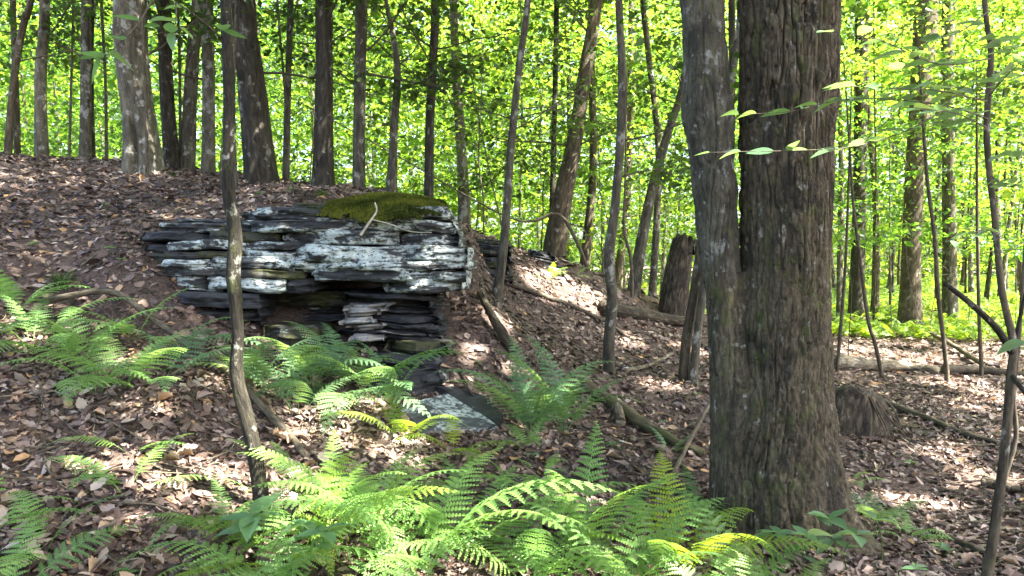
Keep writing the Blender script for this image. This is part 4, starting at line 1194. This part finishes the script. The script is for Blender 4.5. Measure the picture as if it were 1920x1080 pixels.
tw = [([(1858, 225, 3.75), (1780, 200, 3.5), (1650, 185, 3.3), (1560, 190, 3.2), (1490, 208, 3.1), (1385, 215, 3.05)], 13, .115),
      ([(1850, 190, 3.75), (1760, 170, 3.4), (1660, 165, 3.1), (1570, 160, 2.9)], 9, .12),
      ([(1856, 110, 3.75), (1760, 120, 3.3), (1650, 75, 3.0), (1560, 60, 2.9)], 8, .12),
      ([(1780, 200, 3.5), (1700, 245, 3.2), (1600, 275, 3.0), (1500, 282, 2.95), (1400, 284, 2.9), (1330, 286, 2.85)], 12, .105),
      ([(1856, 300, 3.75), (1890, 290, 3.4), (1930, 300, 3.0)], 5, .12), ([(1855, 180, 3.75), (1880, 150, 3.3), (1910, 120, 2.9)], 6, .13),
      ([(1852, 240, 3.75), (1800, 215, 3.3), (1740, 205, 2.9), (1690, 200, 2.7)], 7, .13),
      ([(1870, 440, 3.78), (1850, 430, 3.4), (1820, 440, 3.1), (1800, 455, 3.0)], 5, .11), ([(1853, 60, 3.75), (1880, 90, 3.2), (1920, 110, 2.8)], 5, .12),
      ([(1900, 640, 3.8), (1930, 640, 3.3), (1925, 650, 2.9)], 3, .13), ([(1858, 330, 3.7), (1890, 350, 3.2), (1930, 330, 2.8)], 5, .12),
      ([(1855, 20, 3.75), (1800, 60, 3.4), (1740, 80, 3.2), (1690, 130, 3.0)], 7, .1)]
for k, (pp, n, s) in enumerate(tw):
    leafy_twig(sr, o_, [P(*q) for q in pp], int(n * 1.4), s * 1.0, 40 + k, flat=.3)

for k, (pts, d, lab) in enumerate([
    ([(1654, 705, 9), (1640, 640, 8), (1628, 600, 8), (1612, 480, 7), (1600, 380, 6)], 10.4, 'thin bare sapling beside the weathered grey log'),
    ([(1776, 706, 10), (1770, 640, 9), (1760, 560, 9), (1752, 440, 8), (1738, 330, 7)], 10.2, 'thin kinked sapling where the two fallen logs meet'),
    ([(1840, 684, 8), (1836, 600, 7), (1834, 500, 7), (1832, 380, 6)], 11.0, 'thin straight sapling rising from the dark log'),
    ([(1570, 690, 7), (1576, 620, 7), (1585, 500, 6), (1590, 380, 5)], 10.6, 'wispy sapling close to the right side of the twin trunk tree'),
    ([(1882, 905, 10), (1905, 820, 9), (1900, 740, 9), (1910, 640, 8)], 5.4, 'short dark stem near the rotten black log'),
    ([(1185, 525, 7), (1182, 480, 7), (1170, 430, 6), (1172, 350, 5)], 11.0, 'twig thin sapling behind the dark fallen log'),
    ([(1100, 500, 7), (1070, 430, 8), (1040, 400, 7), (960, 410, 4)], 11.0, 'arching dead sapling bent over the ridge'),
    ([(540, 330, 6), (536, 200, 5), (520, 0, 5)], 10.5, 'whip thin sapling near the gnarled tree'),
    ([(442, 330, 7), (438, 200, 6), (443, 0, 6)], 8.6, 'thin grey stem close in front of the gnarled tree'),
    ([(276, 325, 7), (274, 200, 6), (268, 60, 6), (262, 0, 5)], 8.7, 'thin vine like stem in front of the hollow old tree'),
    ([(200, 300, 7), (198, 160, 6), (190, 0, 6)], 10.4, 'thin sapling left of the hollow old tree'),
    ([(130, 296, 5), (133, 180, 5), (136, 60, 4)], 10.3, 'very thin sapling beside the grey paired trunk'),
    ([(336, 322, 6), (338, 200, 6), (334, 0, 5)], 10.2, 'thin stem between dark upright and leaning grey trunks')]):
    tree('sapling', lab, pts, d, 'twig', height=max(P(*pts[-1][:2], d)[2] + .8, 2.5), nb=4, leafy=.75, seed=90 + k, rings=40, nseg=7, flare=.1, limbs=0)

# ---- whips: bare thin understorey stems beyond the ridge
rw = random.Random(77)
for k in range(20):
    u = rw.uniform(560, 1290) if k < 13 else rw.uniform(1570, 1915); d = rw.uniform(10.5, 16) if k < 13 else rw.uniform(12, 19)
    x = (u - 960) / FPX * d; gz = float(H(x, d)); A = Acc(); off = np.array([x, d, gz])
    pts, rad = twiggy(None, (x, d, gz - .05), (rw.gauss(0, .12), rw.gauss(0, .1), 1), rw.uniform(2.5, 5), rw.uniform(.008, .016), 600 + k, 12, .07)
    V, F, b = tube_data(cr(pts, 30), np.linspace(rad[0], .003, 30), 6, .1, 20, k); A.add(V, F, bark_co=b)
    for j in range(6):
        i = rw.randint(4, 11)
        p2, r2 = twiggy(None, pts[i], (rw.gauss(0, 1), rw.gauss(0, .6), rw.uniform(.1, .9)), rw.uniform(.4, 1.2), rad[i] * .6, 900 + k * 9 + j, 6, .16)
        V, F, b = tube_data(p2, r2, 5, 0, 1, j); A.add(V, F, bark_co=b)
    o = link('bare_sapling', A.mesh('bare_sapling', True, off), M['twig'], None, off)
    tag(o, 'thin bare twiggy stem among the leaves past the ridge', 'sapling', 'bare thin stems in the understorey')

# ------------------------------------------------------------------ ferns
def frond(L=.7, a0=1.25, a1=-.25, npair=22, wmax=.17, seed=0, nl=9, stalk=.2, side=0.0, lobe=.5, tone=.45):
    """bipinnate frond rising from the origin and arching along +x"""
    r_ = np.random.default_rng(seed)
    n = 60
    t = np.linspace(0, 1, n)
    el = a0 + (a1 - a0) * t ** 1.15
    yaw = side * t ** 2
    st = np.stack([np.cos(el) * np.cos(yaw), np.cos(el) * np.sin(yaw), np.sin(el)], -1) * L / n
    c = np.vstack([[0, 0, 0], np.cumsum(st, 0)])[:n]
    A = Acc()
    V, F, b = tube_data(c, np.linspace(.0035, .0007, n)[:], 4, 0, 1, 0, False)
    V = V[:]; A.add(V, F, rnd=np.full(len(V), .75))
    tan = np.gradient(c, axis=0); tan /= np.linalg.norm(tan, axis=1)[:, None]
    for s in (-1, 1):
        for k in range(npair):
            q = (k + .3 + .25 * (s > 0)) / npair
            tt = stalk + (1 - stalk) * q
            i = min(int(tt * (n - 1)), n - 1)
            p0 = c[i]; T_ = tan[i]
            lat = np.array([-math.sin(yaw[i]), math.cos(yaw[i]), 0]) * s
            nm = np.cross(T_, lat * s); nm /= np.linalg.norm(nm)
            prof = min(1, .45 + 2.6 * q) * (1 - q) ** .85 + .02
            pl = wmax * prof * r_.uniform(.88, 1.08)
            ang = .18 + .5 * q
            d = lat * math.cos(ang) + T_ * math.sin(ang); d /= np.linalg.norm(d)
            e = np.cross(nm, d); 
            pw = (1 - stalk) / npair * L * .47 * (.75 + .25 * prof)
            m = max(3, int(nl * (.35 + .65 * prof)))
            x = np.linspace(0, 1, m + 1)
            mid = p0 + d * (x * pl)[:, None] + nm * (-.22 * pl * x ** 2 + r_.normal(0, .01) * pl)[:, None]
            wd = pw * (1 - x[:-1]) ** .55
            for sg in (-1, 1):
                a = mid[:-1] + d * pl / m * .04; bb = mid[1:]
                o1 = mid[:-1] + d * (pl / m * .42) + e * sg * wd[:, None] + nm * .12 * wd[:, None]
                o2 = mid[:-1] + d * (pl / m * .92) + e * sg * wd[:, None] * .92 + nm * .12 * wd[:, None]
                V = np.stack([a, o1, o2, bb], 1).reshape(-1, 3)
                f = np.arange(m)[:, None] * 4 + [0, 1, 2, 3]
                A.add(V, f, rnd=np.clip(np.full(len(V), tone + r_.normal(0, .12)), 0, 1))
    return A.mesh('frond', False)

FR = {}
for key, mat in (('fern', 'fern'), ('dark', 'fern_dark'), ('sun', 'fern_sun')):
    FR[key] = []
    for s in range(8):
        me = frond(1.0, [1.35, 1.15, .95, 1.2, 1.05, .8, 1.3, .7][s], [-.35, -.5, -.3, -.1, -.7, -.15, .1, -.4][s], [17, 20, 14, 21, 16, 13, 19, 18][s], [.20, .18, .22, .19, .21, .23, .17, .2][s], s + 3, 10, .16 + .02 * (s % 4), [.2, -.3, .1, -.1, .35, -.2, .3, 0][s], tone=[.45, .7, .3, .85, .5, .6, .2, .75][s])
        me.materials.append(M[mat]); FR[key].append(me)
rf = random.Random(21)
def fern(u, v, nf, L, key, label, group=None, yaw0=None, spread=6.283, low=0.0, upright=False):
    g = Gnd(u, v)
    t = thing('fern', label, 'fern', g, group)
    y0 = rf.uniform(0, 6.283) if yaw0 is None else yaw0
    for k in range(nf):
        o = bpy.data.objects.new('frond', FR[key][rf.choice([0, 3, 6])] if upright else rf.choice(FR[key])); COL.objects.link(o); o.parent = t
        yaw = y0 + spread * (k + rf.uniform(-.3, .3)) / nf
        s = L * 1.32 * rf.uniform(.72, 1.12)
        o.matrix_local = Matrix.Translation((math.cos(yaw) * .02, math.sin(yaw) * .02, -.01)) @ Matrix.Rotation(yaw, 4, 'Z') @ Matrix.Rotation(rf.uniform(-.1, .3) + low, 4, 'Y') @ Matrix.Rotation(rf.uniform(-.25, .25), 4, 'X') @ Matrix.Diagonal((s, s * rf.uniform(.85, 1.1), s, 1))
    return t
BED = 'lush green fern in the dense fern bed before the twin trunk tree'
for u, v, nf, L in [(560, 1070, 6, .62), (690, 1010, 7, .60), (790, 1090, 8, .72), (880, 1040, 6, .60), (650, 1160, 6, .6), (510, 1130, 5, .5), (1000, 1110, 7, .58), (1090, 1060, 7, .6), (1180, 1130, 7, .6),
                    (1280, 1090, 7, .58), (1390, 1120, 7, .5), (1480, 1170, 6, .46), (1330, 1180, 6, .55), (1300, 1000, 4, .38), (620, 985, 5, .5), (980, 1040, 5, .5)]:
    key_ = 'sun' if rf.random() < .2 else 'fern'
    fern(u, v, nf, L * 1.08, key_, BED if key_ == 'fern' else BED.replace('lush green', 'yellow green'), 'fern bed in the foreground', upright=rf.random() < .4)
UND = 'green fern growing at the foot of the layered rock'
for u, v, nf, L in [(520, 745, 6, .52), (585, 725, 7, .55), (640, 745, 6, .5), (690, 740, 6, .48), (560, 780, 5, .45), (730, 765, 5, .42), (470, 735, 4, .42)]:
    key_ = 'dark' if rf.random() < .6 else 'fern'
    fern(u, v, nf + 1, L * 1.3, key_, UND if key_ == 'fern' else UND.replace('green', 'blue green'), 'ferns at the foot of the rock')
LFT = 'soft green fern on the bank left of the layered rock'
for u, v, nf, L in [(60, 650, 6, .5), (150, 690, 6, .5), (230, 725, 7, .5), (30, 590, 5, .45), (330, 660, 5, .48), (250, 640, 4, .42), (180, 740, 5, .42), (300, 725, 5, .42), (-40, 640, 5, .45)]:
    key_ = 'dark' if rf.random() < .65 else 'fern'
    fern(u, v, nf, L * 1.2, key_, LFT if key_ == 'fern' else LFT.replace('soft green', 'blue green'), 'ferns on the left bank')
fern(1000, 825, 9, .74, 'dark', 'tall blue green fern clump on the slope above the mossy log', None, upright=True, low=-.15)
fern(1058, 812, 9, .70, 'dark', 'upright fern leaning out of the tall blue green clump', None, upright=True, low=-.1)
fern(985, 845, 4, .34, 'fern', 'low yellow green fern under the tall blue green clump', None)
fern(1255, 852, 4, .22, 'dark', 'single small fern sprouting in front of the mossy log')
fern(1598, 905, 4, .2, 'fern', 'small fern poking out behind the right foot of the big tree')
fern(1650, 990, 7, .36, 'dark', 'spreading fern at the right root of the twin trunk tree')
fern(1700, 1010, 5, .24, 'fern', 'little fern just right of the spreading fern')
fern(880, 905, 4, .22, 'fern', 'tiny fern on bare litter right of the sunlit patch')
fern(955, 915, 4, .24, 'fern', 'small arching fern on bare litter between fern bed and slab')
fern(1020, 890, 4, .24, 'fern', 'small fern below the yellow green one')
fern(1030, 528, 5, .34, 'sun', 'sunlit yellow fern on the ridge beside the pale outcrop')
fern(1075, 520, 4, .3, 'fern', 'fern beside the sunlit yellow one on the ridge')
fern(760, 830, 6, .45, 'sun', 'bright sunlit fern beside the speckled slab')
fern(850, 850, 4, .34, 'sun', 'bright low fern at the front edge of the speckled slab')
for u, v, nf, L, lab in [(20, 1120, 7, .5, 'dark low fern in the lower left corner'), (75, 1040, 5, .4, 'shaded fern beside the lower left corner fern'), (235, 925, 4, .42, 'flat green fern lying over litter left of the sunlit leaves'),
                         (250, 850, 3, .32, 'delicate fern above the flat fern on the litter'), (240, 1120, 3, .42, 'single long pale fern at the bottom edge'), (-30, 1000, 5, .45, 'shaded fern at the left edge'), (540, 905, 4, .3, 'yellow fern right of the lichen spotted sapling foot'), (420, 1010, 5, .42, 'fern spreading around the foot of the lichen spotted sapling'), (480, 1050, 5, .45, 'feathery fern in front of the lichen spotted sapling')]:
    fern(u, v, nf, L, 'fern', lab, None, low=.15)

# sunlit fern carpet in the hollow on the right, and ground greenery beyond
lo = []
for s in range(4):
    r_ = np.random.default_rng(s)
    A = Acc()
    n = 12
    t = np.linspace(0, 1, n); el = 1.1 - (1.5 + .2 * s) * t
    c = np.vstack([[0, 0, 0], np.cumsum(np.stack([np.cos(el), 0 * el, np.sin(el)], -1) / n, 0)])[:n]
    for k in range(3, n):
        w = .24 * (1 - (k / n)) ** .8 + .02
        for sgn in (-1, 1):
            A.add(np.array([c[k - 1], c[k], c[k] * .3 + c[k - 1] * .7 + [.04, sgn * w, -.03]]), np.array([[0, 1, 2]]), rnd=np.full(3, .5))
    lo.append((np.vstack(A.V), np.vstack(A.F3)))
n = 11500
dd = 15.5 + 42 * RNG.uniform(0, 1, n) ** 1.2
uu = RNG.uniform(1450, 2500, n)
uu2 = RNG.uniform(0, 1, n) < .22
uu = np.where(uu2, RNG.uniform(400, 1500, n), uu)
xx = (uu - 960) / FPX * dd
edge = 16.2 + 1.6 * vnoise(np.c_[xx * .5, 0 * xx, 0 * xx], 4) + np.clip(7.5 - xx, 0, 9) * .55
ok = dd > edge
xx, dd = xx[ok], dd[ok]
A = Acc()
for k in range(4):
    sel = np.arange(len(xx)) % 4 == k
    x, y = xx[sel], dd[sel]; m = len(x)
    V, F = lo[k]
    a = RNG.uniform(0, 6.283, m); s = RNG.uniform(.45, .8, m) * (1 + np.clip(y - 18, 0, 40) * .018)
    ca, sa = np.cos(a)[:, None], np.sin(a)[:, None]
    vx = V[None, :, 0] * s[:, None]; vy = V[None, :, 1] * s[:, None]
    W = np.stack([vx * ca - vy * sa + x[:, None], vx * sa + vy * ca + y[:, None], V[None, :, 2] * s[:, None] * RNG.uniform(.7, 1.7, (m, 1)) + H(x, y)[:, None]], -1).reshape(-1, 3)
    FF = (F[None] + (np.arange(m) * len(V))[:, None, None]).reshape(-1, 3)
    A.add(W, FF, rnd=np.repeat(np.clip(RNG.normal(.5, .25, m), 0, 1), len(V)))
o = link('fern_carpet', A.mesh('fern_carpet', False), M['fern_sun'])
o['kind'] = 'stuff'; tag(o, 'bright carpet of sunlit ferns covering the hollow among far trunks', 'ferns')

# grass tufts
def tuft(u, v, n, L, label, seed, d=None):
    g = Gnd(u, v)
    r_ = np.random.default_rng(seed); A = Acc()
    for k in range(n):
        a = r_.uniform(0, 6.283); l = L * r_.uniform(.6, 1.2); t = np.linspace(0, 1, 7)
        x = l * .75 * t ** 1.3 * r_.uniform(.3, 1); z = l * (.9 * t - r_.uniform(.5, 1.1) * t ** 2)
        c = np.stack([x * math.cos(a), x * math.sin(a), z], -1) + [r_.normal(0, .015), r_.normal(0, .015), 0]
        sd = np.array([-math.sin(a), math.cos(a), 0]) * .0035
        w = (1 - t ** 2)[:, None]
        V = np.vstack([c + sd * w, c - sd * w]); i = np.arange(6)
        A.add(V, np.stack([i, i + 1, 7 + i + 1, 7 + i], -1), rnd=np.full(14, r_.uniform(0, 1)))
    o = link('grass_tuft', A.mesh('grass_tuft', True), M['grass'], None, g)
    tag(o, label, 'grass')
tuft(115, 545, 90, .42, 'drooping green grass tuft on the bank above the long dark rock bed', 1)
tuft(602, 372, 70, .22, 'short grass tuft at the left end of the moss cushion', 2)
tuft(325, 330, 60, .16, 'small pale grass tuft on the crest below the dark upright trunk', 3)

# broad leaved seedlings
def seedling(u, v, h, n, size, label, seed, whorl=True, group=None):
    g = Gnd(u, v); r_ = random.Random(seed)
    t = thing('seedling', label, 'plant', g, group)
    p = cr([g, g + [r_.gauss(0, .02), r_.gauss(0, .02), h * .6], g + [r_.gauss(0, .04), r_.gauss(-.02, .03), h]], 12)
    V, F, b = tube_data(p, np.linspace(.004, .002, 12), 5, 0, 1, seed)
    link('stem', mesh_np('stem', V - g, F, True, {'bark_co': b}), M['grass'], t)
    a0 = r_.uniform(0, 6.28)
    for k in range(n):
        q = p[-1] if k < 4 else p[r_.randint(6, 10)]
        put_leaf(t, g, q, a0 + k * 6.283 / min(n, 4) + r_.uniform(-.3, .3), r_.gauss(.12, .16), r_.gauss(0, .15), size * r_.uniform(.75, 1.15), r_.randint(0, 4))
    return t
seedling(480, 1075, .26, 7, .19, 'broad leaved light green seedling at the bottom by the sapling', 1)
seedling(565, 1085, .24, 9, .12, 'small leafy seedling beside the broad leaved one', 2)
seedling(1655, 1060, .24, 3, .13, 'three leaved blue green seedling right of the big tree root', 3)
seedling(1560, 1065, .26, 7, .13, 'blue green leafy seedling before the big tree foot', 4)
seedling(1690, 1090, .10, 4, .08, 'low seedling under the three leaved one', 5)
seedling(1770, 1050, .08, 6, .07, 'flat green seedling on litter near the half buried branch', 6)
seedling(1510, 1100, .26, 8, .12, 'bushy seedling at the bottom edge in front of the big tree', 7)
seedling(1590, 1080, .2, 6, .12, 'leafy blue green seedling touching the right root of the big tree', 9)
seedling(620, 1110, .26, 7, .14, 'pale green broad leaved seedling between the foreground ferns', 10)
seedling(1440, 1085, .24, 6, .12, 'blue green seedling rising out of the fern bed by the big tree', 11)
seedling(420, 690, .22, 9, .09, 'pale narrow leaved seedling left of the lichen spotted sapling under the rock', 8)
for k, (u, v) in enumerate([(1128, 845), (1160, 850), (1060, 905), (1110, 890), (1230, 800), (900, 690), (1290, 750), (1340, 660), (210, 480), (195, 395), (60, 470), (480, 372), (1000, 870), (1700, 880), (230, 500), (1600, 690), (560, 365)]):
    seedling(u, v, .06, 4, .055, 'tiny green seedling dotted on the leaf litter', 30 + k, group='tiny seedlings on the litter')

# ------------------------------------------------------------------ leaf litter
def litter_pts(n, dlo, dhi, pw=1.0, um=320):
    d = dlo + (dhi - dlo) * RNG.uniform(0, 1, n) ** pw
    u = RNG.uniform(-um, 1920 + um, n)
    return (u - 960) / FPX * d, d
xs, ys, ss = [], [], []
for n, a, b, s0 in ((33000, 1.9, 5.2, .054), (44000, 4.8, 10.5, .064), (24000, 9.5, 20, .115), (6000, 18, 34, .2)):
    x, y = litter_pts(n, a, b, .75)
    xs.append(x); ys.append(y); ss.append(np.full(n, s0))
x = np.concatenate(xs); y = np.concatenate(ys); s = np.concatenate(ss)
hb = np.hypot(x - base[0], y - base[1]) > .30
# ground under the rock stays bare
hb &= ~((x > -3.0) & (x < -.45) & (y > 6.0) & (y < 6.9))
x, y, s = x[hb], y[hb], s[hb] * np.clip(np.exp(RNG.normal(-.12, .42, hb.sum())), .3, 1.9)
n = len(x)
z = H(x, y); e = .05
nx_ = -(H(x + e, y) - H(x - e, y)) / (2 * e); ny_ = -(H(x, y + e) - H(x, y - e)) / (2 * e)
nm = np.stack([nx_ + RNG.normal(0, .3, n), ny_ + RNG.normal(0, .3, n), np.ones(n)], -1)
nm /= np.linalg.norm(nm, axis=1)[:, None]
a = RNG.uniform(0, 6.283, n)
d = np.stack([np.cos(a), np.sin(a), np.zeros(n)], -1)
d -= nm * (d * nm).sum(1)[:, None]; d /= np.linalg.norm(d, axis=1)[:, None]
sv = np.cross(nm, d)
c = np.stack([x, y, z + RNG.uniform(.0, .03, n)], -1)
asp = RNG.uniform(.35, .7, n)
bend = RNG.normal(0, .2, n); cup = RNG.normal(.08, .32, n)
tx = np.array([-.5, -.22, .18, .5, .18, -.22, 0.0]); ty = np.array([0, .42, .40, 0, -.40, -.42, 0.0])
Lx = s[:, None] * tx[None]; Ly = (s * asp)[:, None] * (ty[None] * (1 + RNG.normal(0, .22, (n, 7))))
Lz = bend[:, None] * s[:, None] * (tx ** 2 * 2)[None] + cup[:, None] * (s * asp)[:, None] * (np.abs(ty) * 1.1)[None] + RNG.normal(0, .06, (n, 7)) * s[:, None]
V = c[:, None] + d[:, None] * Lx[..., None] + sv[:, None] * Ly[..., None] + nm[:, None] * Lz[..., None]
b7 = np.arange(n)[:, None] * 7
F = np.concatenate([b7 + [0, 6, 1], b7 + [1, 6, 2], b7 + [2, 6, 3], b7 + [3, 6, 4], b7 + [4, 6, 5], b7 + [5, 6, 0]])
patch = .5 + .5 * fbm(np.c_[x * 1.1, y * 1.1, 0 * x], 77, 4)
rn = np.clip(patch + RNG.normal(-.06, .24, n), 0, .96)
rn = np.where(RNG.uniform(0, 1, n) < .02, .99, rn)
lit = link('leaf_litter', mesh_np('leaf_litter', V.reshape(-1, 3), F, False, {'rnd': np.repeat(rn, 7)}), M['litter'], ground)
lit['kind'] = 'stuff'
# the largest loose leaves, one by one
LL = []
for k in range(8):
    V, F = blade(8, [.5, .62, .42, .7, .55, .48, .6, .66][k], [.5, -.4, .8, .3, -.6, .9, .2, -.3][k], [.3, -.25, .1, -.4, .35, -.1, .5, .2][k], k, .03 if k % 2 else 0)
    V = V + np.c_[0 * V[:, 0], 0 * V[:, 0], .04 * vnoise(V * 7 + k, k)]
    V[:, 0] -= .5
    me = mesh_np('fallen_leaf', V, F, True, {'rnd': np.full(len(V), [.3, .55, .72, .88, .45, .95, .62, .8][k])}); me.materials.append(M['litter']); LL.append(me)
rl = random.Random(8)
cnt = 0
while cnt < 300:
    u = rl.uniform(0, 1900); v = 1080 - 380 * rl.random() ** 1.3
    if rl.random() < .5: u = rl.uniform(0, 620)
    if 1310 < u < 1610 and v < 1010: continue
    g = Gnd(u, v)
    if g[1] > 6.5: continue
    o = bpy.data.objects.new('fallen_leaf', rl.choice(LL)); COL.objects.link(o); o.parent = ground
    sc_ = rl.uniform(.06, .12)
    o.matrix_local = Matrix.Translation((g[0], g[1], g[2] + .022 + rl.uniform(0, .02))) @ Matrix.Rotation(rl.uniform(0, 6.28), 4, 'Z') @ Matrix.Rotation(rl.gauss(0, .35), 4, 'X') @ Matrix.Rotation(rl.gauss(0, .3), 4, 'Y') @ Matrix.Scale(sc_, 4)
    cnt += 1
